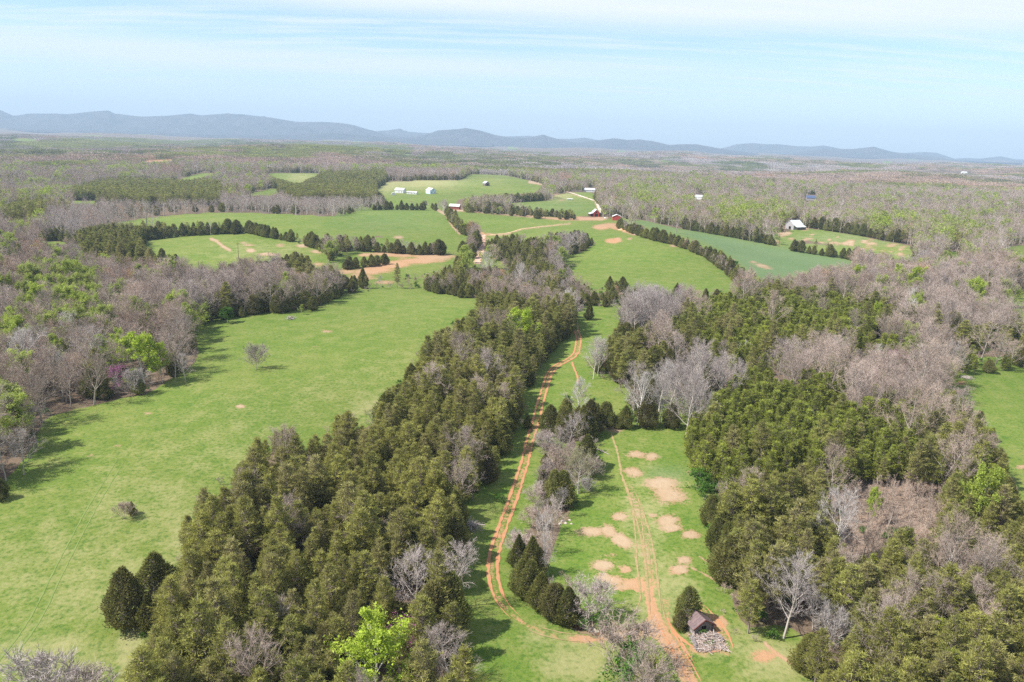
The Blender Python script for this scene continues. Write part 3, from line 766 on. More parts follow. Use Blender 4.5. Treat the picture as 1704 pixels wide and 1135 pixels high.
def pine(seed, H=13, Rm=3.6, q=1.0, low=.30, young=False):
    rs = np.random.default_rng(seed)
    lean = rs.normal(0, .02, 2)
    zs = np.linspace(0, H * .96, 6)
    P = np.stack([lean[0] * zs + rs.normal(0, .06, 6), lean[1] * zs + rs.normal(0, .06, 6), zs], -1)
    rr = np.interp(zs, [0, H], [H * .015, .03])
    T = [tubes(P[:-1], P[1:], rr[:-1], rr[1:], 5)]
    whorls = int(15 * (1 if not young else .9))
    C_, D, tips = [], [], []
    B0, B1 = [], []
    side = rs.uniform(.6, 1.3, 8)
    for i in range(whorls):
        u = low + (1 - low) * (i + rs.uniform(-.3, .3)) / (whorls - 1)
        u = min(max(u, low), .99)
        v = (u - low) / (1 - low)
        prof = (1 - v ** 1.5) ** .75 * min(1, .6 + v * 2.6) if not young else (1 - v) ** .75 * min(1, .55 + v * 3)
        k = rs.integers(4, 7)
        a0 = rs.uniform(0, math.tau)
        for j in range(k):
            a = a0 + math.tau * j / k + rs.uniform(-.35, .35)
            sc = np.interp((a % math.tau) / math.tau * 8, range(9), list(side) + [side[0]])
            r = max(.35, Rm * prof * rs.uniform(.65, 1.15) * sc)
            z0 = u * H
            up = rs.uniform(.05, .35) + v * .5
            base = np.array([lean[0] * z0, lean[1] * z0, z0])
            dr = np.array([math.cos(a), math.sin(a), up])
            tip = base + dr * r
            tip[2] -= .10 * r * r / Rm * (1 - v)
            tip[2] = min(tip[2], H * 1.02)
            B0.append(base); B1.append(tip)
            m_ = max(3, int(round((2.2 + r * 2.4))))
            f = np.sqrt(rs.uniform(.12, 1.08, m_))
            c = base + (tip - base) * f[:, None]
            perp = np.array([-math.sin(a), math.cos(a), 0])
            c += perp * (rs.normal(0, .20, m_) * r * f)[:, None] + np.array([0, 0, 1]) * rs.normal(.05, .14, m_)[:, None]
            C_.append(c)
            D.append(np.tile(nrm(dr * [1, 1, .6] + [0, 0, .35]), (m_, 1)))
    C_, D = np.concatenate(C_), np.concatenate(D)
    if q < 1:
        k = rs.random(len(C_)) < max(q * 1.6, .25)
        C_, D = C_[k], D[k]
    nb = 3 if q < 1 else 9
    s = 1.0 if q >= 1 else 1 / math.sqrt(q) * .95
    CC, DD = np.repeat(C_, nb, 0), np.repeat(D, nb, 0)
    age = np.repeat(rs.random(len(C_)) ** 1.1, nb)
    n = len(CC)
    spread = np.array([.20, .20, .055]) * (1 if q >= 1 else 1.3)
    CC = CC + rs.normal(0, 1, (n, 3)) * spread
    DD = nrm(DD * .7 + rs.normal(0, .55, (n, 3)) + [0, 0, .28])
    crown = blades(CC, DD, rs.uniform(.34, .66, n) * s, rs.uniform(.09, .15, n) * s, rs)
    T.append(tubes(B0, B1, .05, .02, 3))
    # dead snags below
    if q >= 1:        # bare grey twig ends among the boughs
        g0 = np.concatenate([np.array(B0) + (np.array(B1) - np.array(B0)) * f_ for f_ in (.35, .6, .8)])
        g0 = np.repeat(g0, 4, 0) + rs.normal(0, .12, (len(g0) * 4, 3))
        T.append(blades(g0, nrm(rs.normal(0, 1, g0.shape) + [0, 0, .3]), rs.uniform(.3, .8, len(g0)), .05, rs))
    m_ = 16 if q >= 1 else 4
    a = rs.uniform(0, math.tau, m_)
    z = rs.uniform(.12, low + .15, m_) * H
    b0 = np.stack([0 * a, 0 * a, z], -1)
    b1 = b0 + np.stack([np.cos(a), np.sin(a), rs.uniform(-.2, .3, m_)], -1) * rs.uniform(.6, Rm * .8, m_)[:, None]
    T.append(tubes(b0, b1, .035, .015, 3))
    AGE[id(crown)] = age
    KEEP.append(crown)
    return np.concatenate(T), crown


def cedar(seed, H=9, Rm=2.3, q=1.0, cone=.75):
    rs = np.random.default_rng(seed)
    n = int(5600 * q)
    s = .68 if q >= 1 else 1 / math.sqrt(q) * .62
    u = rs.beta(1.05, 1.35, n)
    a = rs.uniform(0, math.tau, n)
    ph = rs.uniform(0, math.tau, 4)
    lump = 1 + .20 * np.sin(2 * a + ph[3]) * (u > .3) + .13 * np.sin(3 * a + ph[0] + 4 * u) + .10 * np.sin(5 * a + ph[1] - 9 * u) + .12 * np.sin(14 * u + 2 * a + ph[2])
    prof = (1 - u ** 2.0) ** cone * np.minimum(1, .45 + u * 3.2) * (1 - .25 * u)
    prof = np.maximum(prof, .02)
    r = Rm * prof * lump * np.sqrt(rs.uniform(.45, 1.08, n)) * 1.12 * np.where(rs.random(n) < .10, rs.uniform(1.0, 1.28, n), 1)
    P = np.stack([np.cos(a) * r, np.sin(a) * r, .04 * H + u * H * .94 + rs.normal(0, .08, n)], -1)
    D = nrm(np.stack([np.cos(a) * .55, np.sin(a) * .55, .75 + 0 * a], -1) + rs.normal(0, .38, (n, 3)))
    crown = np.concatenate([blades(P, D, rs.uniform(.35, .75, n) * s, rs.uniform(.16, .32, n) * s, rs), blades(P, nrm(D + rs.normal(0, .5, (n, 3))), rs.uniform(.3, .55, n) * s, .2 * s, rs)])
    # a shaded heart of old twigs so daylight does not fall straight through
    m_ = int(500 * q)
    uu = rs.uniform(0, .9, m_)
    rr = Rm * (1 - uu ** 2) ** cone * .55 * np.sqrt(rs.random(m_))
    aa = rs.uniform(0, math.tau, m_)
    heart = np.stack([np.cos(aa) * rr, np.sin(aa) * rr, .05 * H + uu * H * .9], -1)
    T = tubes([[0, 0, 0], [0, 0, H * .4]], [[0, 0, H * .4], [.05, 0, H * .93]], [.16, .10], [.10, .02], 5)
    T = np.concatenate([T, scraps(heart, .55 * s, rs)])
    return T, crown


def skeleton(seed, H=15, Rm=5.0, limbs=13, sub=6, ter=6, low=.25, up=.5, q=1.0, thick=1.0, fork=False):
    rs = np.random.default_rng(seed)
    S = [[], [], [], []]

    def run(p, d, L, r, lvl, n, curl, rise):
        pts = [p]
        for i in range(n):
            d = d + rs.normal(0, curl, 3) + np.array([0, 0, rise])
            d = d / np.linalg.norm(d)
            p2 = p + d * L / n
            ra, rb = r * (1 - i / n * .8), r * (1 - (i + 1) / n * .8)
            S[lvl].append((p, p2, ra, rb, d))
            p = p2
            pts.append(p)
        return np.array(pts)

    trunks = []
    if fork:
        for k in range(3):
            a = rs.uniform(0, math.tau)
            trunks.append(run(np.zeros(3), np.array([math.cos(a) * .35, math.sin(a) * .35, 1.]), H * .85, H * .011 * thick, 0, 6, .07, .03))
    else:
        trunks.append(run(np.zeros(3), np.array([rs.normal(0, .04), rs.normal(0, .04), 1.]), H * .88, H * .015 * thick, 0, 7, .06, .05))
    L1 = []
    for i in range(limbs):
        tr = trunks[i % len(trunks)]
        t = low + (.97 - low) * (i + rs.uniform(0, .8)) / limbs
        x = t * (len(tr) - 1); k = min(int(x), len(tr) - 2)
        p = tr[k] + (tr[k + 1] - tr[k]) * (x - k)
        a = i * 2.4 + rs.uniform(-.5, .5)
        v = (t - low) / (1 - low)
        el = up * rs.uniform(.7, 1.3) + v * .7
        d = np.array([math.cos(a) * math.cos(el), math.sin(a) * math.cos(el), math.sin(el)])
        L = Rm * rs.uniform(.8, 1.2) * (1.15 - .62 * v ** 1.5)
        L1.append((run(p, d, L, .0052 * H * (1.1 - .6 * v) * thick, 1, 4, .07, .09), d, L))
    L2 = []
    for pts, d0, L in L1:
        for j in range(sub):
            t = rs.uniform(.25, 1.0) if j else 1.0
            x = t * (len(pts) - 1); k = min(int(x), len(pts) - 2)
            p = pts[k] + (pts[k + 1] - pts[k]) * (x - k)
            dd = nrm(pts[k + 1] - pts[k])
            d = nrm(dd + rs.normal(0, .55, 3) + [0, 0, .22])
            L2.append((run(p, d, L * rs.uniform(.35, .6) * (1.15 - .4 * t), .024 * thick, 2, 2, .14, .06), L))
    p3, d3, l3 = [], [], []
    for pts, L in L2:
        for j in range(ter):
            t = rs.uniform(.2, 1.0) if j else 1.0
            x = t * (len(pts) - 1); k = min(int(x), len(pts) - 2)
            p3.append(pts[k] + (pts[k + 1] - pts[k]) * (x - k))
            d3.append(nrm(nrm(pts[k + 1] - pts[k]) + rs.normal(0, .5, 3) + [0, 0, .2]))
            l3.append(L * rs.uniform(.16, .34))
    p3, d3, l3 = np.array(p3), np.array(d3), np.array(l3)
    tr_ = np.concatenate([tubes([s[0] for s in S[l]], [s[1] for s in S[l]], np.array([s[2] for s in S[l]]), np.array([s[3] for s in S[l]]), sd) for l, sd in ((0, 6), (1, 4))])
    b2 = tubes([s[0] for s in S[2]], [s[1] for s in S[2]], np.array([s[2] for s in S[2]]), np.array([s[3] for s in S[2]]), 3)
    b3 = blades(p3, d3, l3, .035 * thick, rs)
    return tr_, b2, b3, (p3, d3, l3), rs


def bare(seed, H=15, Rm=5.0, q=1.0, tw=7, tww=.027, **kw):
    if q >= 1 and 'limbs' not in kw: kw.update(limbs=17, sub=7, ter=6)
    if q < 1:
        kw.update(limbs=9, sub=4, ter=3)
        tw, tww = 4, .065
    tr_, b2, b3, (p, d, l), rs = skeleton(seed, H, Rm, thick=1.0 if q >= 1 else 1.3, **kw)
    pp, dd, ll = np.repeat(p, tw, 0), np.repeat(d, tw, 0), np.repeat(l, tw, 0)
    n = len(pp)
    c = pp + dd * (ll * rs.uniform(.15, 1, n))[:, None]
    d4 = nrm(dd + rs.normal(0, .6, (n, 3)) + [0, 0, .15])
    b4 = blades(c, d4, rs.uniform(.35, .95, n) * (Rm / 5) ** .5, tww, rs)
    if q < 1: b3 = blades(p, d, l, .09, rs)
    return tr_, np.concatenate([b2, b3, b4])


def leafing(seed, H=16, Rm=5.0, q=1.0, size=.30, dens=17, **kw):
    if q < 1: kw.update(limbs=8, sub=4, ter=3)
    tr_, b2, b3, (p, d, l), rs = skeleton(seed, H, Rm, **kw)
    dens = dens if q >= 1 else 4
    pp, dd, ll = np.repeat(p, dens, 0), np.repeat(d, dens, 0), np.repeat(l, dens, 0)
    n = len(pp)
    c = pp + dd * (ll * rs.uniform(.2, 1.1, n))[:, None] + rs.normal(0, .22, (n, 3))
    return np.concatenate([tr_, b2]), scraps(c, size if q >= 1 else size * 2.3, rs)


def tri_mesh(name, parts, mats):
    tris = np.concatenate(parts)
    me = bpy.data.meshes.new(name)
    n = len(tris)
    me.vertices.add(3 * n)
    me.vertices.foreach_set('co', tris.astype(np.float32).ravel())
    me.loops.add(3 * n)
    me.loops.foreach_set('vertex_index', np.arange(3 * n, dtype=np.int32))
    me.polygons.add(n)
    me.polygons.foreach_set('loop_start', np.arange(0, 3 * n, 3, dtype=np.int32))
    if len(parts) > 1:
        me.polygons.foreach_set('material_index', np.repeat(np.arange(len(parts), dtype=np.int32), [len(p) for p in parts]))
    for q in mats: me.materials.append(q)
    if any(id(p) in AGE for p in parts):
        ag = np.concatenate([AGE.get(id(p), np.full(len(p), .5)) for p in parts]).astype(np.float32)
        a = me.attributes.new('age', 'FLOAT', 'FACE'); a.data.foreach_set('value', ag)
    else:
        v = tris[:, 0]
        cell = np.floor(v / .8) @ np.array([12.9898, 78.233, 37.719])
        ag = np.modf(np.abs(np.sin(cell) * 43758.5453))[0].astype(np.float32)
        a = me.attributes.new('age', 'FLOAT', 'FACE'); a.data.foreach_set('value', .15 + .6 * ag)
    me.update(calc_edges=True)
    return me


# species: name, builder, size, foliage material, bark material, crown name
KINDS = {
 'pine':  dict(obj='pine_tree', cat='pine tree', fn=lambda s, q: pine(s, 13, 2.75, q), n=8, H=13, R=2.75, mats=(M_PBARK, M_PINE), space=3.75),
 'ypine': dict(obj='young_pine_tree', cat='young pine', fn=lambda s, q: pine(s, 8, 2.0, q, .15, True), n=5, H=8, R=2.0, mats=(M_PBARK, M_YPINE), space=3.0),
 'cedar': dict(obj='cedar_tree', cat='cedar tree', fn=lambda s, q: cedar(s, 9, 2.5, q, (.5, .75, .45, 1.0, .6, .55)[s % 6]), n=6, H=9, R=2.5, mats=(M_PBARK, M_CEDAR), space=4.0),
 'bare':  dict(obj='bare_tree', cat='bare tree', fn=lambda s, q: bare(s, 15, 4.8, q), n=6, H=15, R=4.8, mats=(M_BARK, M_TWIG), space=6.1),
 'leaf':  dict(obj='leafing_tree', cat='leafing tree', fn=lambda s, q: leafing(s, 15, 4.6, q), n=4, H=15, R=4.6, mats=(M_BARK, M_LEAF), space=6.2),
 'sap':   dict(obj='sapling', cat='sapling', fn=lambda s, q: bare(s, 5.5, 1.3, q, 4, .03, limbs=9, sub=3, ter=3, up=.9) if q >= 1 else bare(s, 5.5, 1.3, q, up=.9), n=4, H=5.5, R=1.3, mats=(M_BARK, M_TWIG), space=2.3),
 'bush':  dict(obj='bush', cat='bush', fn=lambda s, q: bare(s, 3.4, 2.3, q, 5, .03, limbs=24, sub=6, ter=5, low=.04, up=.55, fork=True), n=3, H=3.4, R=2.3, mats=(M_BARK, M_TWIG), space=5),
 'gbush': dict(obj='green_bush', cat='bush', fn=lambda s, q: leafing(s, 3, 1.8, q, .22, 10, limbs=10, sub=4, ter=4, low=.05, fork=True), n=3, H=3, R=1.8, mats=(M_BARK, M_GREEN), space=5),
 'redbud': dict(obj='redbud_tree', cat='redbud tree', fn=lambda s, q: leafing(s, 6, 2.6, q, .16, 7, limbs=9, sub=4, ter=5, low=.15), n=2, H=6, R=2.6, mats=(M_BARK, M_BUD), space=5),
 'white': dict(obj='white_blossom_tree', cat='blossom tree', fn=lambda s, q: leafing(s, 7, 3.4, q, .18, 7, limbs=9, sub=4, ter=5, low=.15), n=1, H=7, R=3.4, mats=(M_BARK, M_WHITE), space=5),
 'budding': dict(obj='budding_tree', cat='budding tree', fn=lambda s, q: leafing(s, 15, 5.4, q, .17, 9, limbs=20, sub=8, ter=7, up=.35, low=.15), n=1, H=15, R=5.4, mats=(M_TWIG, leaf_mat('olive_buds', (.27, .26, .15), (.27, .26, .15), .6, .3)), space=6),
 'greenleaf': dict(obj='round_leafy_tree', cat='leafy tree', fn=lambda s, q: leafing(s, 6, 2.7, q, .30, 16, limbs=14, sub=5, ter=5, low=.12, up=.4), n=1, H=6, R=2.7, mats=(M_BARK, M_GREEN), space=6),
}
for key, k in KINDS.items():
    k['hi'], k['parts'] = [], []
    for v in range(k['n']):
        tr_, cr_ = k['fn'](100 + v * 7 + len(key), 1.0)
        k['parts'].append((tri_mesh('trunk', [tr_], [k['mats'][0]]), tri_mesh('crown', [cr_], [k['mats'][1]])))
        k['hi'].append((tr_, cr_))


def model_collection(key, lod):
    k = KINDS[key]
    c = bpy.data.collections.new(k['obj'] + '_models_' + lod)
    for v in range(k['n'] if lod == 'near' else min(k['n'], 4)):
        tr_, cr_ = k['hi'][v] if lod == 'near' else k['fn'](300 + v * 5 + len(key), .16)
        o = bpy.data.objects.new('%s_model_%02d' % (k['obj'], v), tri_mesh(k['obj'], [tr_, cr_], k['mats']))
        c.objects.link(o)
    return c, (k['n'] if lod == 'near' else min(k['n'], 4))


def scatter(name, coll, n_models, P, rot, scl, tint, seed=0):
    """one stuff object that sets a model down on every point"""
    me = bpy.data.meshes.new(name)
    me.vertices.add(len(P))
    me.vertices.foreach_set('co', P.astype(np.float32).ravel())
    a = me.attributes.new('rot', 'FLOAT_VECTOR', 'POINT'); a.data.foreach_set('vector', rot.astype(np.float32).ravel())
    a = me.attributes.new('scl', 'FLOAT_VECTOR', 'POINT'); a.data.foreach_set('vector', scl.astype(np.float32).ravel())
    a = me.attributes.new('tint', 'FLOAT', 'POINT'); a.data.foreach_set('value', tint.astype(np.float32))
    a = me.attributes.new('pick', 'INT', 'POINT'); a.data.foreach_set('value', np.random.default_rng(seed).integers(0, n_models, len(P)).astype(np.int32))
    g = bpy.data.node_groups.new(name, 'GeometryNodeTree')
    g.interface.new_socket('Geometry', in_out='INPUT', socket_type='NodeSocketGeometry')
    g.interface.new_socket('Geometry', in_out='OUTPUT', socket_type='NodeSocketGeometry')
    gi, go = g.nodes.new('NodeGroupInput'), g.nodes.new('NodeGroupOutput')
    ci = g.nodes.new('GeometryNodeCollectionInfo')
    ci.inputs['Collection'].default_value = coll
    ci.inputs['Separate Children'].default_value = True
    ci.inputs['Reset Children'].default_value = True
    iop = g.nodes.new('GeometryNodeInstanceOnPoints')
    iop.inputs['Pick Instance'].default_value = True

    def na(nm, ty):
        q = g.nodes.new('GeometryNodeInputNamedAttribute')
        q.data_type = ty
        q.inputs['Name'].default_value = nm
        return next(s for s in q.outputs if s.enabled and s.name == 'Attribute')
    L = g.links.new
    L(gi.outputs[0], iop.inputs['Points'])
    L(ci.outputs[0], iop.inputs['Instance'])
    L(na('pick', 'INT'), iop.inputs['Instance Index'])
    e2r = g.nodes.new('FunctionNodeEulerToRotation')
    L(na('rot', 'FLOAT_VECTOR'), e2r.inputs[0])
    L(e2r.outputs[0], iop.inputs['Rotation'])
    L(na('scl', 'FLOAT_VECTOR'), iop.inputs['Scale'])
    L(iop.outputs[0], go.inputs[0])
    o = link(name, me)
    md = o.modifiers.new('scatter', 'NODES')
    md.node_group = g
    tag(o, kind='stuff')
    return o


# ------------------------------------------------------------------ who grows where
def allowed(P, Ht, Rd, strict=True):
    """trees keep off every open field, and out of the sight lines to it"""
    ok = np.ones(len(P), bool)
    bx, by, bz = project(P)
    ok &= bz > 20
    ok &= look(vis_field, bx, by) < .5
    for f, sx in ((.25, 0), (.55, .5), (.55, -.5), (.85, .25), (.85, -.25)):
        Q = P + CR[None] * (Rd * sx)[:, None]
        Q[:, 2] = P[:, 2] + Ht * f
        qx, qy, _ = project(Q)
        ok &= look(vis_field, qx, qy) < .5
    return ok


ANCH = [((235, 985), 'the pair of dark cedars'), ((620, 1100), 'the bright green tree'), ((825, 960), 'the bend of the red track'), ((783, 873), 'the brush pile'), ((866, 545), 'the yellow-green tree'),
        ((1165, 1060), 'the ruined log cabin'), ((1305, 1000), 'the tall forked bare tree'), ((1440, 850), 'the sapling thicket'), ((1670, 700), 'the small right meadow'), ((940, 835), 'the brown creek'),
        ((700, 970), 'the two grey bare trees'), ((430, 760), 'the meadow edge halfway up'), ((600, 700), 'the top of the meadow edge'), ((350, 850), 'the jutting meadow corner'), ((230, 590), 'the big lime green tree'),
        ((1060, 650), 'the white sycamore'), ((1135, 740), 'the far corner of the creek meadow'), ((1185, 900), 'the side of the creek meadow'), ((300, 1120), 'the foot of the meadow'), ((60, 720), 'the left meadow corner'),
        ((640, 850), 'the thickest part of the grove'), ((500, 980), 'the thickest part of the lower grove'), ((720, 760), 'the middle of the grove'), ((880, 600), 'the first shaded stretch of track'), ((1600, 1050), 'the lower right corner'),
        ((1450, 1050), 'the pale gap in the right woods'), ((1550, 920), 'the bare gap in the right woods'), ((1280, 850), 'the upper pines over the creek meadow'), ((1650, 880), 'the right meadow tip'),
        ((400, 450), 'the wooden pole'), ((100, 640), 'the white forked tree'), ((1000, 620), 'the track spur'), ((1200, 600), 'the white blossom tree'), ((480, 500), 'the cedars of the meadow edge'), ((800, 460), 'the farm lane'), ((90, 480), 'the leafing trees')]


def near_words(px_, py_):
    return min(ANCH, key=lambda a: (a[0][0] - px_) ** 2 + ((a[0][1] - py_) * 1.3) ** 2)[1]


def make_tree(key, pos, H, wide, rotz, tint, label, group=None, var=None, tilt=(0, 0)):
    k = KINDS[key]
    v = random.randrange(k['n']) if var is None else var % k['n']
    root = bpy.data.objects.new(k['obj'], None)
    root.empty_display_size = 1
    root.location = pos
    root.rotation_euler = (tilt[0], tilt[1], rotz)
    s = H / k['H']
    root.scale = (s * wide, s * wide, s)
    COL.objects.link(root)
    tag(root, label, k['cat'], group)
    tr_, cr_ = k['parts'][v]
    for nm, me in (('trunk', tr_), ('crown', cr_)):
        c = bpy.data.objects.new(nm, me)
        c.parent = root
        c['tint'] = float(tint)
        COL.objects.link(c)
    return root


COUNT = {k: 0 for k in KINDS}
TAKEN = []          # ground already claimed by a hand-placed tree


def put(key, px_, py_, H, wide, tint, label, group=None, var=None):
    p = at(px_, py_)
    TAKEN.append((p.x, p.y, KINDS[key]['R'] * H / KINDS[key]['H'] * wide))
    COUNT[key] += 1
    if key == 'cedar' and var is None: var = random.choice((0, 4, 3))
    return make_tree(key, p, H, wide, random.uniform(0, 6.28), tint, label, group, var)


# --- trees one can point at
put('cedar', 212, 1040, 12.0, 1.12, .35, 'tall dark cedar on the meadow edge, left of the pair beside the lower grove')
put('cedar', 262, 1008, 11.5, 1.25, .45, 'dark cedar on the meadow edge, right of the pair beside the lower grove')
put('cedar', 247, 1045, 7.0, 1.2, .3, 'low cedar in front of the pair of dark cedars at the meadow edge')
put('cedar', 220, 856, 3.4, 1.1, .5, 'small dark cedar with a bare bush beside it, alone in the left meadow')
put('bush', 207, 864, 3.2, 1.0, .5, 'brown bare bush beside the small cedar alone in the left meadow')
put('bush', 427, 615, 7.2, .95, .25, 'lone pale bare tree-like shrub standing in the open left meadow')
put('greenleaf', 379, 538, 6.5, 1.0, .2, 'round dark green leafy tree at the far edge of the left meadow')
put('cedar', 403, 528, 5.5, 1.1, .6, 'small cedar between the round leafy tree and the meadow corner')
put('cedar', 481, 518, 7.0, 1.1, .5, 'cedar at the meadow edge behind the grey fallen branches')
put('cedar', 521, 517, 7.5, 1.1, .5, 'rightmost cedar standing out into the far edge of the left meadow')
put('leaf', 501, 524, 5.0, .8, .6, 'thin budding tree left of the rightmost meadow edge cedar', var=2)
put('leaf', 620, 1176, 15.5, 1.3, 0, 'bright lime green leafing tree at the bottom of the grove')
put('bare', 690, 1028, 14, 1.25, .22, 'left one of two grey spreading bare trees at the track side of the grove', var=0)
put('bare', 742, 1012, 13, 1.15, .22, 'right one of two grey spreading bare trees at the track side of the grove', var=3)
put('bare', 752, 1150, 10.5, 1.45, .3, 'broad bare tree at the bottom edge of the grove beside the track strip', var=4)
put('redbud', 672, 1095, 7, 1.0, .2, 'dark purple redbud between the lime green tree and the bottom bare tree')
put('bare', 1304, 1062, 16, 1.1, .18, 'tall forked bare tree at the edge of the woods right of the log cabin', var=5)
put('bare', 1352, 1048, 8, 1.0, .12, 'small bare tree right of the tall forked bare tree')
put('bush', 1385, 1085, 6.5, .9, .08, 'pale grey thicket bush in the gap right of the log cabin')
put('cedar', 1342, 1118, 7.5, 1.3, .2, 'olive cedar at the lower meadow corner right of the log cabin')
put('cedar', 1143, 1034, 7.6, 1.0, .75, 'dark cedar standing right behind the ruined log cabin')
put('cedar', 1131, 1046, 4.0, 1.3, .6, 'low cedar at the left corner of the ruined log cabin')
for x_, y_, h_, lb in ((990, 709, 7.5, 'left cedar of the close pair beside the red cattle gap'), (1007, 711, 8.5, 'right cedar of the close pair beside the red cattle gap'), (1040, 712, 7.5, 'cedar left of the white sycamore on the far edge of the creek meadow'), (1028, 713, 4.5, 'low cedar between the cattle gap and the white sycamore'),
                       (1076, 711, 10.0, 'tallest cedar right of the white sycamore on the far edge of the creek meadow'), (1117, 712, 8.2, 'rightmost rounded cedar on the far edge of the creek meadow')):
    put('cedar', x_, y_, h_, 1.15, .65, lb)
put('bare', 1060, 708, 17, .85, .0, 'white sycamore with bare forked limbs on the far edge of the creek meadow', var=2)
put('bare', 1098, 706, 13, .7, .08, 'thin bare tree right of the white sycamore and its tallest cedar')
put('bare', 960, 700, 14, .8, .04, 'pale bare tree with a crooked top over the creek line', var=2)
put('budding', 962, 822, 12.0, .98, 0, 'round olive budding tree leaning over the brown creek')
put('bare', 934, 765, 9, 1.2, .3, 'greyish bare tree in the thicket above the brown creek')
put('bare', 947, 742, 10, 1.1, .2, 'taller grey bare tree at the head of the thicket above the creek')
put('bush', 925, 790, 5.5, 1.1, .5, 'brown bush in the thicket at the top of the brown creek')
put('bush', 985, 795, 4.5, 1.1, .3, 'grey bush under the dark cedar behind the budding tree')
put('cedar', 975, 782, 10.5, 1.2, .8, 'dark cedar behind the round budding tree by the creek')
put('cedar', 915, 722, 9.5, 1.2, .7, 'dark cedar at the upper end of the creek line by the track')
for x_, y_, h_, w_, lb in ((862, 945, 8, 1.0, 'topmost cedar of the creek bank row by the red track'), (868, 990, 8.2, 1.05, 'second cedar of the creek bank row by the red track'), (882, 998, 9, 1.1, 'third cedar of the creek bank row, beside the track bend'), (900, 1012, 8, 1.2, 'fourth cedar of the creek bank row, a low olive one'),
                           (922, 1030, 7.8, 1.15, 'fifth cedar of the creek bank row, broad and dark'), (943, 1038, 8, 1.15, 'last cedar of the creek bank row, next to the grey bush')):
    put('cedar', x_, y_, h_, w_, random.uniform(.35, .7), lb)
put('bush', 985, 1032, 6.0, 1.15, .26, 'round silvery bare bush beside the cedars at the lower end of the creek')
put('gbush', 1000, 1048, 2.6, 1.0, .1, 'green bush under the silvery bush where the creek leaves the meadow')
put('gbush', 970, 1048, 1.8, 1.0, .1, 'small green bush left of the silvery bush by the creek')
put('bush', 1043, 1122, 7.0, 1.35, .45, 'brown bare thicket at the bottom of the creek meadow')
put('leaf', 1090, 1150, 6.5, 1.35, 0, 'yellow-green leafing bush at the bottom beside the wide dirt track')
put('gbush', 1050, 1150, 5.5, 1.2, .6, 'dark green bush at the bottom in front of the bare thicket')
put('bare', 905, 925, 10, .7, .06, 'pale leaning bare tree among the creek bank cedars')
put('bare', 912, 962, 9, .75, .08, 'silvery bare tree between the creek bank cedars and the creek meadow')
put('bare', 925, 862, 7.5, .9, .14, 'small bare tree left of the brown creek')
put('bare', 897, 882, 8, .9, .3, 'brownish bare tree left of the creek, near the red track')
put('gbush', 832, 836, 2.0, 1.0, .2, 'small green bush beside the grove shadow left of the red track')
put('gbush', 958, 845, 1.5, 1.0, .8, 'tiny dark bush on the grass right of the brown creek')
put('leaf', 866, 588, 18, 1.35, 0, 'tall yellow-green leafing tree at the upper end of the grove', var=1)
put('bare', 862, 655, 8, .6, .35, 'reddish budding tree at the upper track side of the grove')
put('cedar', 980, 532, 8.5, .95, .6, 'lone cedar with a bare neighbour at the top of the track strip')
put('cedar', 1035, 486, 9.5, 1.2, .7, 'lone cedar on the lower edge of the round hill field')
put('cedar', 1014, 482, 8.5, 1.1, .6, 'cedar left of the lone cedar under the round hill field')
put('cedar', 1126, 490, 7, 1.2, .7, 'dark cedar beside the purple redbud under the round hill')
put('redbud', 1134, 498, 6.5, 1.0, .2, 'purple redbud at the lower edge of the round hill field')
put('leaf', 240, 640, 18, 1.4, 0, 'big lime green tree at the edge of the west woods')
put('leaf', 270, 637, 14, .9, .1, 'lime green tree just right of the big lime one at the west woods edge')
put('leaf', 223, 655, 8.5, .8, 0, 'small bright green tree below the big lime one at the west woods edge')
put('bare', 105, 662, 15, .95, .0, 'white forked sycamore inside the west woods')
put('bare', 309, 636, 10, 1.0, .2, 'single grey bare tree standing out at the corner of the west woods')
put('bare', 287, 612, 12, .7, .03, 'whitish bare tree behind the corner of the west woods')
put('cedar', 158, 662, 11, 1.25, .5, 'dark olive cedar at the edge of the west woods beside the redbud')
put('cedar', 176, 664, 6, 1.5, .8, 'low spreading dark cedar at the edge of the west woods')
put('redbud', 190, 653, 8, 1.3, .2, 'purple redbud between the cedar and the lime green tree in the west woods')
put('cedar', 232, 656, 7, 1.1, .8, 'dark cedar under the lime green tree at the west meadow edge')
put('bush', 221, 658, 7, 1.0, .15, 'grey brushy tree in front of the cedar at the west meadow edge')
put('cedar', 0, 832, 6, 1.2, .8, 'dark cedar cut by the left side of the picture at the meadow edge')
put('bare', 40, 790, 12, 1.1, .25, 'grey bare tree at the lower corner of the west woods')
put('bare', 10, 800, 13, 1.1, .25, 'grey bare tree leftmost at the lower corner of the west woods')
put('bare', 62, 744, 13, 1.0, .3, 'brown bare tree at the bulge of the west woods edge')
put('bare', 78, 690, 14, 1.0, .35, 'brown bare tree by the dark shadows of the west woods edge')
put('bush', 70, 1195, 8, 1.2, .2, 'pale bare treetop at the bottom left of the meadow')
put('bush', 150, 1185, 6, 1.2, .3, 'brown bare treetop at the bottom left near the grove')
put('cedar', 604, 480, 13, .8, .6, 'tall narrow cedar at the near edge of the clay field')
put('pine', 661, 480, 15, .75, .7, 'tall ragged pine at the near edge of the clay field')
put('bare', 632, 481, 8, .8, .12, 'grey bare tree between the tall cedar and the ragged pine')
put('cedar', 590, 478, 7.5, 1.0, .6, 'cedar left of the tall narrow one by the clay field')
put('redbud', 1487, 622, 8, 1.2, .2, 'purple redbud in the grey wood on the right hill')
put('redbud', 1450, 640, 6, 1.0, .2, 'faint purple redbud left of the brighter one on the right hill')
put('white', 1240, 600, 7, 1.1, .2, 'white blossoming tree on the right hill above the plantation')
put('pine', 1572, 725, 14, 1.0, .2, 'bright green pine before the bare trees near the right meadow')
put('cedar', 1645, 620, 5.5, 1.5, .7, 'dark low cedar on the upper edge of the small right meadow')
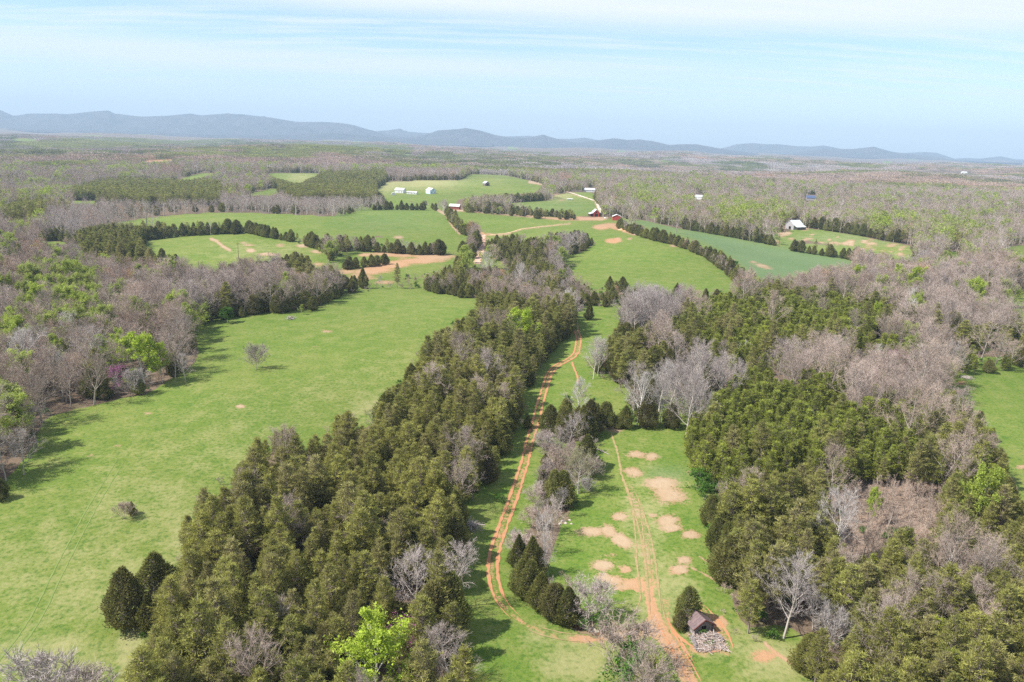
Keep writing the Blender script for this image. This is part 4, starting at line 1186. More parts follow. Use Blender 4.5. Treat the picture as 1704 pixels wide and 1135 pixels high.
put('leaf', 1455, 545, 12, .8, .05, 'yellow-green tree alone among the young pines on the right hill')
put('leaf', 1450, 873, 9, .7, .25, 'pale yellow-green tree at the left of the sapling thicket')
put('gbush', 1160, 815, 4.5, 1.2, 0, 'bright green bush at the right edge of the creek meadow')
put('gbush', 1172, 832, 3.5, 1.2, .4, 'green bush below the bright one at the right edge of the creek meadow')
put('cedar', 270, 433, 8.5, 1.2, .8, 'small cedar at the tip of the dark cedar block')
put('cedar', 293, 437, 6.0, 1.3, .8, 'small round cedar right of the cedar block in the pole field')
put('cedar', 725, 351, 10, .9, .8, 'single cedar on the crest of the high field left of the hay barn')
put('cedar', 991, 333, 10, 1.2, .8, 'single dark cedar beside the gravel road below the white farmhouse')
put('leaf', 1478, 487, 11, 1.1, .2, 'green leafing tree on the far edge of the right hill')

# --- hedgerows: every tree in them is a thing
ONES = 'first second third fourth fifth sixth seventh eighth ninth tenth eleventh twelfth thirteenth fourteenth fifteenth sixteenth seventeenth eighteenth nineteenth'.split()


def ordinal(n):
    if n < 20: return ONES[n - 1]
    t_, o_ = divmod(n, 10)
    nm = {2: 'twent', 3: 'thirt', 4: 'fort', 5: 'fift', 6: 'sixt', 7: 'sevent'}[t_]
    return nm + 'ieth' if o_ == 0 else nm + 'y-' + ONES[o_ - 1]


ROWS = [
 ('cedar', [(226,401),(262,398),(301,393),(360,390),(415,387),(440,394),(465,399),(489,403)], 5.2, (9, 12), .75, 'cedar from the left in the long row above the pole field', 'cedars in the row above the pole field'),
 ('cedar', [(511,408),(530,415),(543,420)], 5.0, (9, 11.5), .75, 'cedar from the left in the short clump right of the long pole field row', 'cedars in the short clump'),
 ('cedar', [(556,416),(600,418),(652,421),(702,424),(742,424)], 4.8, (9.5, 13), .75, 'cedar from the left in the row above the clay field', 'cedars above the clay field'),
 ('cedar', [(570,450),(600,444),(640,441),(650,438)], 5.0, (7, 10), .7, 'cedar from the left in the low row across the clay field', 'cedars across the clay field'),
 ('cedar', [(744,358),(752,368),(762,380),(770,390),(785,394),(798,395)], 4.6, (8, 11), .7, 'cedar from the left in the hedgerow left of the farm lane', 'cedars left of the farm lane'),
 ('cedar', [(764,424),(776,421),(789,414),(796,404)], 4.4, (9, 12), .8, 'cedar from the left in the clump beside the bottom of the farm lane', 'cedars at the bottom of the farm lane'),
 ('cedar', [(782,350),(816,354),(838,355)], 4.8, (10, 13), .7, 'cedar from the left in the left part of the row behind the lane field', 'cedars behind the lane field, left'),
 ('cedar', [(843,356),(884,358)], 4.8, (9, 11), .75, 'cedar from the left in the middle clump behind the lane field', 'cedars behind the lane field, middle'),
 ('cedar', [(889,358),(904,360),(908,360),(945,362),(957,363)], 5.0, (8.5, 11), .75, 'cedar from the left in the row part nearest the red barn', 'cedars behind the lane field, right'),
 ('cedar', [(803,339),(840,338),(870,336),(904,334)], 5.6, (10, 13), .8, 'cedar from the left in the upper crest row below the ridge road', 'cedars on the crest'),
 ('cedar', [(618,350),(650,349),(688,350),(712,350)], 6.0, (9, 13), .75, 'cedar from the left along the crest of the high field', 'cedars along the high field crest'),
 ('cedar', [(1030,380),(1050,387),(1072,396),(1100,403),(1134,411),(1176,429),(1203,449),(1236,479),(1256,486)], 5.4, (7.5, 11), .5, 'cedar from the left in the hedgerow between round hill and bluish field', 'cedars in the hedgerow right of the round hill'),
 ('bare', [(1036,383),(1072,396),(1134,411),(1176,429),(1203,449),(1236,479)], 13, (7, 9), .5, 'bare tree from the left in the hedgerow between round hill and bluish field', 'bare trees in the hedgerow right of the round hill'),
 ('cedar', [(1312,416),(1337,421),(1384,427),(1424,434),(1467,445)], 5.2, (8, 11), .6, 'cedar from the left in the row between bluish field and grey barn field', 'cedars below the grey barn field'),
 ('cedar', [(1136,381),(1166,386),(1196,391),(1250,401),(1293,410)], 5.6, (8, 12), .7, 'cedar from the left in the thick row behind the bluish field', 'cedars behind the bluish field'),
 ('cedar', [(1337,378),(1380,384),(1424,391),(1471,400),(1500,405)], 6.0, (10, 13), .7, 'cedar from the left in the row behind the grey barn field', 'cedars behind the grey barn field'),
 ('cedar', [(1536,444),(1552,446),(1570,442),(1580,440)], 6.0, (10, 13), .8, 'dark cedar from the left past the end of the grey barn field', 'cedars past the grey barn field'),
 ('bush', [(905,735),(914,765),(911,800),(900,838),(886,868),(868,902),(856,935)], 5.0, (2.6, 4.6), .35, 'low bush counted from the left along the track side of the creek', 'bushes on the track side of the creek'),
 ('cedar', [(908,745),(913,790),(903,830),(893,856)], 9.0, (3.5, 5.5), .6, 'small cedar counted from the left along the track side of the creek', 'small cedars on the track side of the creek'),
 ('bush', [(972,742),(984,770),(986,800),(968,836)], 5.5, (2.4, 4.2), .3, 'low bush counted from the left along the meadow side of the creek', 'bushes on the meadow side of the creek'),
]
SEEN_LB = set()
for key, pts, sp, (h0, h1), tn, lab, grp in ROWS:
    Q = world_line(pts, sp)
    if Q[0][0] / Q[0][1] > Q[-1][0] / Q[-1][1]: Q = Q[::-1]
    nth = 0
    for i, (x_, y_) in enumerate(Q):
        if random.random() < .05: continue
        x_ += random.uniform(-1, 1); y_ += random.uniform(-1.2, 1.2)
        z_ = float(height(x_, y_))
        TAKEN.append((x_, y_, 1.5))
        COUNT[key] += 1
        if key == 'cedar' and nth and random.random() < .16:
            lb = 'bare tree after the ' + ordinal(nth) + ' ' + lab
            if len(lb.split()) <= 16 and lb not in SEEN_LB:
                SEEN_LB.add(lb)
                make_tree('bare', (x_, y_, z_ - .1), random.uniform(h0, h1) * .85, 1.1, random.uniform(0, 6.28), random.uniform(.15, .6), lb, 'bare trees among the hedgerow cedars')
                COUNT['bare'] += 1; COUNT[key] -= 1
                continue
        H_ = random.uniform(h0, h1) * random.choice((1, 1, 1, .8, .62, 1.12))
        nth += 1
        make_tree(key, (x_, y_, z_ - .1), H_, random.uniform(1.0, 1.35), random.uniform(0, 6.28), min(1, max(0, tn + random.uniform(-.35, .25))), ordinal(nth) + ' ' + lab, grp)
TAKEN = np.array(TAKEN)
COUNTS_BY_HAND = dict(COUNT)

LIMIT = {'pine': 298, 'ypine': 135, 'cedar': 298, 'bare': 298, 'leaf': 120, 'sap': 110}
ADJ = {'pine': ('olive', 'grey-green', 'dark'), 'ypine': ('bright green', 'green', 'deep green'), 'cedar': ('olive', 'dark green', 'very dark'),
       'bare': ('pale grey', 'grey', 'brownish'), 'leaf': ('lime green', 'pale green', 'yellowish'), 'sap': ('pinkish', 'reddish', 'rusty')}
NOUN = {'pine': 'pine', 'ypine': 'young pine', 'cedar': 'cedar', 'bare': 'bare tree', 'leaf': 'leafing tree', 'sap': 'bare sapling'}
USED = {}


def describe(key, tn, size, wid, x_, y_, where):
    adj = ADJ[key][min(2, int(tn * 3))]
    sz = 'tall ' if size > 1.13 else 'small ' if size < .87 else ''
    noun = NOUN[key]
    short = where.replace('in the ', '').replace('along the ', '')
    cands = sorted(ANCH, key=lambda a: (a[0][0] - x_) ** 2 + ((a[0][1] - y_) * 1.3) ** 2)
    for (ax, ay), words_ in cands[:14]:
        dx, dy = x_ - ax, (y_ - ay) * 1.3
        d = math.hypot(dx, dy)
        rel = ('right of' if dx > 0 else 'left of') if abs(dx) > abs(dy) else ('in front of' if dy > 0 else 'behind')
        far_ = 'just ' if d < 45 else '' if d < 95 else 'well '
        for extra in ('', 'broad ' if wid > 1.04 else 'slender '):
            lab = '%s%s%s %s %s%s %s' % (sz, extra, adj, noun, far_, rel, words_)
            if lab not in USED and len(lab.split()) <= 16:
                USED[lab] = 1
                return lab
    lab = '%s%s %s %s' % (sz, adj, noun, where)
    return lab


NEAR_R, MID_R, FAR_R = 720, 2200, 7500
tall_noise = lambda x, y: .5 + .5 * np.sin(x * .035 + 1.3 * np.sin(y * .02)) * np.sin(y * .031 + 2 + 1.1 * np.sin(x * .017))
STUFF_NAME = {'pine': 'pine_woods', 'ypine': 'pine_plantation', 'cedar': 'cedar_thickets', 'bare': 'bare_woods', 'leaf': 'leafing_woods', 'sap': 'sapling_thicket'}
for key in ('pine', 'ypine', 'cedar', 'bare', 'leaf', 'sap'):
    k = KINDS[key]
    rs = np.random.default_rng(len(key) * 31 + ord(key[0]))
    ptsl = []
    for (ra, rb, sp, hf) in ((70, 330, k['space'], 50), (330, NEAR_R, k['space'], 40), (NEAR_R, 1300, k['space'] * 1.15, 36), (1300, MID_R, k['space'] * 1.5, 35.5)):
        if key == 'sap' and ra > 600: continue
        x_ = np.arange(-rb * math.sin(R(hf)) - 20, rb * math.sin(R(hf)) + 20, sp)
        y_ = np.arange(ra * .7, rb + sp, sp * .93)
        X, Y = np.meshgrid(x_, y_)
        X = X + (np.arange(len(y_)) % 2)[:, None] * sp * .5
        X = X + rs.uniform(-.34, .34, X.shape) * sp
        Y = Y + rs.uniform(-.34, .34, Y.shape) * sp
        rad = np.hypot(X, Y)
        mk = (rad >= ra) & (rad < rb) & (np.abs(np.arctan2(X, Y)) < R(hf))
        ptsl.append(np.stack([X[mk], Y[mk]], -1))
    XY = np.concatenate(ptsl)
    P = np.column_stack([XY, height(XY[:, 0], XY[:, 1])])
    n = len(P)
    Ht = k['H'] * (.87 if key == 'pine' else 1) * rs.normal(1.0, .22, n).clip(.5, 1.45) * (1 if key != 'pine' else (.88 + .24 * tall_noise(P[:, 0], P[:, 1])))
    Wd = rs.uniform(.88, 1.2, n) * (1.02 if key == 'pine' else 1)
    rad = np.hypot(P[:, 0], P[:, 1])
    Wd *= np.interp(rad, [700, 1300, 2200], [1.0, 1.12, 1.45])
    Q = P.copy(); Q[:, 2] += Ht * .6
    cx, cyy, cz = project(Q)
    reg = look(regmap, cx, cyy)
    prob = np.zeros(n); t0 = np.zeros(n); t1 = np.zeros(n)
    Q2 = P.copy(); Q2[:, 2] += Ht * .93
    ptop = np.array([MIX[nm][0].get(key, 0) for nm in REG])[look(regmap, *project(Q2)[:2])]
    for ri, nm in enumerate(REG):
        mk = reg == ri
        mix, bt, pt, _ = MIX[nm]
        prob[mk] = mix.get(key, 0)
        lo, hi = (bt if key in ('bare', 'sap') else pt)
        if key == 'leaf': lo, hi = 0, .9
        t0[mk], t1[mk] = lo, hi
    prob = np.minimum(prob, ptop * 1.8 + .004)
    # clumping: kinds gather in drifts of 20-60 m
    ph = {'pine': 0, 'ypine': 1, 'cedar': 2.1, 'bare': 3.9, 'leaf': 5.0, 'sap': 1.7}[key]
    dr = np.sin(P[:, 0] * .062 + 2 * np.sin(P[:, 1] * .028 + ph) + ph) * np.sin(P[:, 1] * .051 + 2 * np.sin(P[:, 0] * .031 + ph * 2))
    pr = np.where(prob < .5, prob * (1 + 1.5 * np.clip(dr, -.6, 1)), prob)
    ok = (rs.random(n) < pr) & ~((rad > 1990) & (clearing(P[:, 0], P[:, 1]) > .84))
    ok[ok] = allowed(P[ok], Ht[ok], k['R'] * Ht[ok] / k['H'] * Wd[ok])
    P, Ht, Wd, reg, cx, cyy, rad, t0, t1 = [a[ok] for a in (P, Ht, Wd, reg, cx, cyy, rad, t0, t1)]
    keep = np.ones(len(P), bool)
    for tx, ty, tr in TAKEN:
        if math.hypot(tx, ty) < 760:
            keep &= (P[:, 0] - tx) ** 2 + (P[:, 1] - ty) ** 2 > (tr * .8 + (1.2 if key != 'sap' else .4)) ** 2
    P, Ht, Wd, reg, cx, cyy, rad, t0, t1 = [a[keep] for a in (P, Ht, Wd, reg, cx, cyy, rad, t0, t1)]
    n = len(P)
    low_ = reg == REG.index('creek_bank')
    Ht = np.where(low_ & (key == 'bare'), Ht * .58, Ht)
    for nm_, f_ in (('centre_dark', .72), ('centre_low', .78), ('centre_bare', .8), ('saplings', .62)):
        Ht = np.where((reg == REG.index(nm_)) & (key != 'sap'), Ht * f_, Ht)
    drift = .5 + .5 * np.sin(P[:, 0] * .043 + 1.5 * np.sin(P[:, 1] * .03)) * np.cos(P[:, 1] * .037 + P[:, 0] * .012)
    tint = (t0 + (t1 - t0) * (.55 * rs.random(n) + .45 * drift)).clip(0, 1)
    if key == 'bare':
        pick = rs.random(n)
        tint = np.where(pick < .03, rs.uniform(0, .08, n), np.where((pick > .972) & (rad > 420), rs.uniform(.85, 1, n), tint))
    P[:, 2] -= .12
    size = Ht / np.hypot(rad, CAM_Z)
    inside = (cx > -10) & (cx < 1714) & (cyy < 1150)
    order = np.argsort(-(size * inside))
    n_ind = max(0, min(LIMIT[key] - COUNT[key], int(inside.sum())))
    ind = order[:n_ind]
    rest = np.ones(n, bool); rest[ind] = False
    for i in ind:
        nm = REG[reg[i]]
        lab = describe(key, tint[i], Ht[i] / k['H'], Wd[i], cx[i], cyy[i], MIX[nm][3])
        grp = '%ss %s' % (NOUN[key], MIX[nm][3])
        make_tree(key, P[i], Ht[i], Wd[i], rs.uniform(0, 6.28), tint[i], lab, grp, var=int(rs.integers(0, k['n'])), tilt=tuple(rs.normal(0, .025, 2)))
    print('TREES', key, 'all', n, 'single', n_ind)
    for lod, mk in (('near', rest & (rad < NEAR_R)), ('far', rest & (rad >= NEAR_R))):
        if not mk.any(): continue
        c, nmod = model_collection(key, lod)
        m_ = int(mk.sum())
        rot = np.column_stack([rs.normal(0, .03, m_), rs.normal(0, .03, m_), rs.uniform(0, 6.28, m_)])
        s = Ht[mk] / k['H']
        scatter(STUFF_NAME[key] + ('' if lod == 'near' else '_beyond'), c, nmod, P[mk], rot, np.column_stack([s * Wd[mk], s * Wd[mk], s]), tint[mk], seed=len(key) + m_)

# undergrowth in the woods and along their edges
rs = np.random.default_rng(77)
c_, nmod = model_collection('bush', 'far')
cg, ng = model_collection('gbush', 'far')
x_ = np.arange(-420, 420, 3.6); y_ = np.arange(80, 640, 3.4)
X, Y = np.meshgrid(x_, y_)
X = (X + rs.uniform(-1.7, 1.7, X.shape)).ravel(); Y = (Y + rs.uniform(-1.7, 1.7, Y.shape)).ravel()
mk = np.abs(np.arctan2(X, Y)) < R(38)
P = np.column_stack([X[mk], Y[mk], height(X[mk], Y[mk]) - .1])
Hs = rs.uniform(.7, 2.2, len(P))
ok = rs.random(len(P)) < .5
ok[ok] = allowed(P[ok], Hs[ok] * .6, Hs[ok] * .3)
P, Hs = P[ok], Hs[ok]
isg = rs.random(len(P)) < .16
for nm, mk, c, nn, H0, tl in (('undergrowth', ~isg, c_, nmod, 3.4, (.3, .8)), ('green_undergrowth', isg, cg, ng, 3.0, (.2, 1))):
    m_ = int(mk.sum())
    s = Hs[mk] / H0
    scatter(nm, c, nn, P[mk], np.column_stack([np.zeros(m_), np.zeros(m_), rs.uniform(0, 6.28, m_)]), np.column_stack([s * 1.2, s * 1.2, s]), rs.uniform(*tl, m_), 3)

# --- far woods: pieces of woodland, sixty metres across, set side by side
def wood_patch(seed, kind):
    rs = np.random.default_rng(seed)
    n = 64
    A, B = [], []
    for i in range(n):
        gx, gy = (i % 8 - 3.5) * 7.6 + rs.uniform(-2.6, 2.6), (i // 8 - 3.5) * 7.6 + rs.uniform(-2.6, 2.6)
        h = rs.uniform(10, 16); r = rs.uniform(3.2, 5.4)
        if kind == 'pine': h, r = rs.uniform(10, 14), rs.uniform(2.8, 4.2)
        m_ = 30
        a, u = rs.uniform(0, math.tau, m_), rs.uniform(.0, 1, m_)
        rr = r * np.sqrt(1 - u ** 2) * rs.uniform(.7, 1.1, m_)
        c = np.stack([gx + np.cos(a) * rr, gy + np.sin(a) * rr, h * .45 + h * .55 * u], -1)
        if kind == 'bare':
            d = nrm(np.stack([np.cos(a) * .6, np.sin(a) * .6, .9 + 0 * a], -1) + rs.normal(0, .3, (m_, 3)))
            A.append(blades(c, d, rs.uniform(1.6, 3.2, m_), rs.uniform(.5, .9, m_), rs))
            B.append(tubes([[gx, gy, 0]], [[gx, gy, h * .7]], .3, .12, 3))
        else:
            A.append(scraps(c, 2.2, rs))
            B.append(tubes([[gx, gy, 0]], [[gx, gy, h * .6]], .3, .12, 3))
    return np.concatenate(B), np.concatenate(A)


PATCH = {}
for kind, mats in (('bare', (M_BARK, M_TWIG)), ('pine', (M_PBARK, M_PINE)), ('leaf', (M_BARK, leaf_mat('far_leaves', (.19, .22, .08), (.25, .22, .11), .02, .3)))):
    c = bpy.data.collections.new('far_%s_models' % kind)
    for v in range(4):
        B, A = wood_patch(v + 20, kind)
        c.objects.link(bpy.data.objects.new('woodland_model_%02d' % v, tri_mesh('woodland', [B, A], mats)))
    PATCH[kind] = c
pl = []
for ra, rb, sp in ((2200, 4200, 52), (4200, FAR_R, 62)):
    x_ = np.arange(-rb * .62, rb * .62, sp); y_ = np.arange(ra * .7, rb, sp)
    X, Y = np.meshgrid(x_, y_)
    X = X + rs.uniform(-14, 14, X.shape); Y = Y + rs.uniform(-14, 14, Y.shape)
    rad = np.hypot(X, Y)
    mk = (rad >= ra) & (rad < rb) & (np.abs(np.arctan2(X, Y)) < R(36))
    pl.append(np.column_stack([X[mk], Y[mk]]))
XY = np.concatenate(pl)
P = np.column_stack([XY, height(XY[:, 0], XY[:, 1]) - 1.0])
Q = P.copy(); Q[:, 2] += 8
cx, cyy, _ = project(Q)
f = look(vis_field, cx, cyy) < .5
# scattered clearings and farms far away
clr = clearing(P[:, 0], P[:, 1]) > .84
f &= ~clr
P, cx, cyy = P[f], cx[f], cyy[f]
reg = look(regmap, cx, cyy)
belt = np.sin(P[:, 0] * .0016 + 1.5 * np.sin(P[:, 1] * .0031)) * np.sin(P[:, 1] * .0058 + 1.2 * np.sin(P[:, 0] * .0021) + 1)
far_l = np.sin(P[:, 0] * .0031 + 2.2) * np.sin(P[:, 1] * .0026 + P[:, 0] * .0008)
kind = np.zeros(len(P), int)
u = rs.random(len(P))
kind[(belt > .50 + .35 * u)] = 1
kind[(kind == 0) & (far_l > .3) & (u < .3)] = 2
kind[(kind == 0) & (u > .93)] = 2
kind[(kind == 0) & (u < .05)] = 1
for nm, v, pr in (('far_pines', 1, 1), ('west_pines', 1, .95), ('far_green', 2, .5), ('leafing_row', 2, .8)):
    mk = (reg == REG.index(nm)) & (rs.random(len(P)) < pr)
    kind[mk] = v
tint = (.45 + .30 * np.sin(P[:, 0] * .003 + P[:, 1] * .0017 + np.sin(P[:, 1] * .004)) + rs.normal(0, .07, len(P))).clip(.1, .85)
tint[rs.random(len(P)) > .985] = .95
tint[kind == 1] = rs.uniform(.5, 1, int((kind == 1).sum()))
for v, nm, obn in ((0, 'bare', 'far_bare_woods'), (1, 'pine', 'far_pine_woods'), (2, 'leaf', 'far_leafing_woods')):
    mk = kind == v
    m_ = int(mk.sum())
    print('PATCH', nm, m_)
    s = rs.uniform(.85, 1.15, m_)
    scatter(obn, PATCH[nm], 4, P[mk], np.column_stack([np.zeros(m_), np.zeros(m_), rs.integers(0, 4, m_) * math.pi / 2 + rs.normal(0, .1, m_)]), np.column_stack([s * 1.12, s * 1.12, s]), tint[mk], 9)

# ------------------------------------------------------------------ mountains
def mountain(crest, D, depth, seed, col_tint):
    cx_ = np.linspace(crest[0][0], crest[-1][0], 260)
    cy_ = np.interp(cx_, [c[0] for c in crest], [c[1] for c in crest])
    d = rays(cx_, cy_)
    t = D / d[:, 1]
    top = CAMP + d * t[:, None]
    rs = np.random.default_rng(seed)
    rows = 26
    V = np.zeros((rows, len(top), 3))
    x = top[:, 0]
    for k in range(rows):
        v = k / (rows - 1)                    # 0 front foot, .6 crest, 1 back foot
        f = (v / .6) if v <= .6 else 1 - (v - .6) / .4 * .9
        prof = max(0, f) ** 1.15
        spur = sum(a * np.sin(x / l + ph + k * sl) for a, l, ph, sl in ((.16, 260, 1, .35), (.12, 130, 2.2, -.5), (.09, 70, .4, .8), (.05, 37, 3.3, -1.1)))
        rid = np.clip(1 + spur * 4 * prof * (1 - prof), .3, 1.3)
        z = -8 + (top[:, 2] + 8) * prof * rid
        V[k] = np.stack([x * (1 + (v - .6) * depth / D), np.full_like(x, D + (v - .6) * depth), z], -1)
    n = len(top)
    ii_, jj_ = np.meshgrid(np.arange(rows - 1), np.arange(n - 1), indexing='ij')
    a = ii_ * n + jj_
    Fq = np.stack([a, a + 1, a + n + 1, a + n], -1).reshape(-1, 4)
    me = quads_mesh('mountain_ridge', V.reshape(-1, 3), Fq)
    me.shade_smooth()
    o = link('mountain_ridge', me, M_MTN)
    tag(o, kind='structure')
    return o


def mountain_mat():
    mt, t = new_mat('wooded_slopes')
    co = t.n('ShaderNodeTexCoord').outputs['Object']
    a, b = t.noise(co, .004, 5, .6), t.noise(co, .03, 4, .6)
    c = t.mix(t.smooth(a, .35, .65), (.045, .050, .055), (.075, .070, .075))
    c = t.mix(t.math('MULTIPLY', b, .5), c, (.05, .065, .045))
    p = t.n('ShaderNodeBsdfDiffuse', {'Color': c})
    t.n('ShaderNodeOutputMaterial', {'Surface': p.outputs[0]})
    return mt


M_MTN = mountain_mat()
mountain([(-260,190),(-120,176),(-40,170),(0,183),(23,193),(47,189),(94,189),(114,190),(140,187),(161,185),(181,184),(191,189),(234,194),(274,193),(318,189),(335,192),(375,189),(402,190),(452,196),(495,203),(542,203),(569,205),(588,208),(611,215),(640,222),(680,229),(740,238)], 13500, 2600, 1, 0)
mountain([(600,232),(680,229),(709,224),(729,217),(760,215),(776,213),(802,218),(822,224),(846,229),(876,230),(889,227),(904,224),(919,229),(939,234),(955,237),(970,237),(1000,233),(1023,230),(1043,233),(1063,232),(1087,235),(1113,241),(1134,240),(1159,240),(1186,245),(1230,252),(1290,259),(1360,266)], 12200, 2000, 2, 0)
mountain([(560,226),(618,219),(645,217),(665,214),(678,219),(702,221),(720,222),(760,226),(849,227),(880,226),(923,231),(953,231),(973,229),(993,233),(1040,240)], 15200, 1600, 3, 1)
mountain([(1160,252),(1206,246),(1226,240),(1253,238),(1273,240),(1297,240),(1323,243),(1350,244),(1370,242),(1387,245),(1420,252),(1480,262)], 15400, 1800, 4, 1)
mountain([(1280,262),(1337,252),(1370,248),(1420,248),(1454,244),(1471,249),(1487,253),(1511,256),(1560,262),(1620,270),(1700,276)], 13000, 1800, 5, 0)
mountain([(1440,262),(1497,255),(1538,253),(1558,254),(1588,264),(1611,263),(1631,264),(1665,260),(1688,265),(1720,266),(1800,262),(1900,268),(2000,278)], 15600, 1600, 6, 1)
mountain([(-260,214),(-100,210),(60,216),(200,219),(420,226),(500,224),(560,221),(600,225),(700,232),(820,238)], 11200, 1400, 7, 0)

# ------------------------------------------------------------------ creek
WATER = bpy.data.materials.new('muddy_water')
WATER.use_nodes = True
t = NT(WATER.node_tree)
co = t.n('ShaderNodeTexCoord').outputs['Object']
nn = t.noise(co, 1.4, 3, .6)
pb = t.n('ShaderNodeBsdfPrincipled', {'Base Color': t.mix(t.noise(co, .35, 3), (.075, .040, .020), (.14, .080, .045)), 'Roughness': .12, 'Specular IOR Level': .5,
                                      'Normal': t.n('ShaderNodeBump', {'Strength': .25, 'Distance': .05, 'Height': nn}).outputs[0]})
t.n('ShaderNodeOutputMaterial', {'Surface': pb.outputs[0]})


def sheet(name, outline, mat, lift, cell=.45):
    """a sheet of small cells laid on the land inside an outline of photo points"""
    P = ground_hit([p[0] for p in outline], [p[1] for p in outline])[:, :2]
    lo, hi = P.min(0) - 1, P.max(0) + 1
    nx, ny = int((hi[0] - lo[0]) / cell) + 2, int((hi[1] - lo[1]) / cell) + 2
    gx, gy = np.meshgrid(lo[0] + np.arange(nx) * cell, lo[1] + np.arange(ny) * cell, indexing='ij')
    cxx, cyy_ = gx[:-1, :-1] + cell / 2, gy[:-1, :-1] + cell / 2
    wx, wy = cxx + .35 * np.sin(cyy_ * 1.9), cyy_ + .35 * np.sin(cxx * 2.3)
    ins = np.zeros(cxx.shape, bool)
    for (ax, ay), (bx, by) in zip(P, np.roll(P, -1, 0)):
        if ay == by: continue
        c_ = (wy >= min(ay, by)) & (wy < max(ay, by))
        ins ^= c_ & (wx < ax + (wy - ay) * (bx - ax) / (by - ay))
    I, J = np.nonzero(ins)
    a = I * ny + J
    Fq = np.stack([a, a + ny, a + ny + 1, a + 1], -1)
    used, inv = np.unique(Fq.ravel(), return_inverse=True)
    V = np.stack([gx.ravel()[used], gy.ravel()[used], height(gx.ravel()[used], gy.ravel()[used]) + lift], -1)
    me = quads_mesh(name, V, inv.reshape(Fq.shape))
    me.shade_smooth()
    return tag(link(name, me, mat), kind='structure')


MUD = simple_mat('creek_mud', (.22, .150, .095), .9, (.15, .14, .07), .8, .2, bump=.5)
sheet('creek_bank', [(921,770),(930,800),(938,805),(952,812),(955,830),(948,850),(945,868),(928,874),(922,850),(919,815),(914,790)], MUD, .05)
sheet('creek_water', [(924,800),(936,806),(949,818),(951,832),(944,848),(936,857),(929,862),(926,845),(925,825)], WATER, .10)
sheet('creek_bank', [(940,1036),(965,1030),(985,1034),(1008,1046),(1012,1060),(995,1062),(970,1056),(955,1050)], MUD, .05)
sheet('creek_water', [(947,1037),(962,1034),(978,1042),(996,1050),(1003,1057),(988,1058),(968,1050),(954,1046)], WATER, .10)
ROCK = simple_mat('creek_rock', (.50, .45, .38), .9, (.34, .29, .24), 2, .2, bump=.5)


def rock_mesh(seed):
    rs = np.random.default_rng(seed)
    import bmesh
    bm = bmesh.new()
    bmesh.ops.create_icosphere(bm, subdivisions=2, radius=1)
    for v in bm.verts:
        v.co *= 1 + .25 * math.sin(v.co.x * 3 + seed) * math.cos(v.co.y * 4 + seed) + rs.uniform(-.08, .08)
        v.co.z *= .6
    me = bpy.data.meshes.new('rock')
    bm.to_mesh(me); bm.free()
    me.materials.append(ROCK)
    return me


rmesh = [rock_mesh(i) for i in range(3)]
for i, (x_, y_, s) in enumerate([(984,1046,.5),(989,1049,.45),(980,1044,.35),(993,1052,.5),(986,1051,.3),(936,868,.6),(941,871,.45),(948,866,.4),(932,872,.5),(951,872,.35)]):
    p = at(x_, y_)
    o = bpy.data.objects.new('rock', rmesh[i % 3])
    o.location = (p.x, p.y, p.z + .1 * s)
    o.scale = (s, s * .8, s); o.rotation_euler = (0, 0, i * 1.3)
    COL.objects.link(o)
    g = 'pale rocks in the lower creek crossing' if i < 5 else 'pale rocks on the bank below the brown creek'
    tag(o, ordinal(i % 5 + 1) + ' pale rock ' + ('in the lower creek crossing under the silvery bush' if i < 5 else 'on the bank just below the brown creek water'), 'rock', g)

# ------------------------------------------------------------------ built things
def box(bm, c, s, rot=None, at_=None):
    M = Matrix.Translation(Vector(c)) @ (rot.to_4x4() if rot is not None else Matrix.Identity(4)) @ Matrix.Diagonal((*s, 1))
    import bmesh
    return bmesh.ops.create_cube(bm, size=1, matrix=M)


def bm_obj(name, build, mat, parent, mesh_cache=None):
    import bmesh
    bm = bmesh.new()
    build(bm)
    me = bpy.data.meshes.new(name)
    bm.to_mesh(me); bm.free()
    return link(name, me, mat, parent)


def solid(bm, prof, y0, y1):
    """a profile in x,z pushed from y0 to y1"""
    a = [bm.verts.new((x, y0, z)) for x, z in prof]
    b = [bm.verts.new((x, y1, z)) for x, z in prof]
    n = len(prof)
    bm.faces.new(a); bm.faces.new(b[::-1])
    for i in range(n):
        bm.faces.new((a[i], b[i], b[(i + 1) % n], a[(i + 1) % n]))


def slope(bm, x0, z0, x1, z1, y0, y1, th=.18):
    """one roof slope as a thick slab"""
    d = Vector((x1 - x0, 0, z1 - z0)); nrm_ = Vector((-d.z, 0, d.x)).normalized() * th
    if nrm_.z < 0: nrm_ = -nrm_
    solid(bm, [(x0, z0), (x1, z1), (x1 + nrm_.x, z1 + nrm_.z), (x0 + nrm_.x, z0 + nrm_.z)], y0, y1)


M_RED = simple_mat('barn_red_paint', (.44, .060, .045), .8, (.36, .05, .04), .8)
M_BRED = simple_mat('weathered_barn_red', (.30, .085, .065), .85, (.22, .075, .06), .8)
M_TIN = simple_mat('pale_metal_roof', (.62, .66, .70), .45, (.52, .56, .60), .5, .5)
M_WROOF = simple_mat('white_metal_roof', (.64, .63, .62), .5, (.54, .53, .52), .5, .5)
M_WHITE_P = simple_mat('white_siding', (.66, .67, .68), .6, (.58, .6, .62), .6)
M_GREYW = simple_mat('grey_weathered_boards', (.40, .39, .40), .9, (.28, .27, .28), 1.5)
M_DARKW = simple_mat('dark_weathered_boards', (.12, .095, .085), .9, (.20, .16, .14), 1.5)
M_DARK = simple_mat('painted_opening_shade', (.02, .018, .016), .9)  # near-black colour painting the shade inside doorways
M_GLASS = simple_mat('window_glass', (.06, .08, .10), .2, None, 1, .5)
M_BLUE = simple_mat('pale_blue_siding', (.55, .66, .78), .6, (.48, .6, .72), .6)
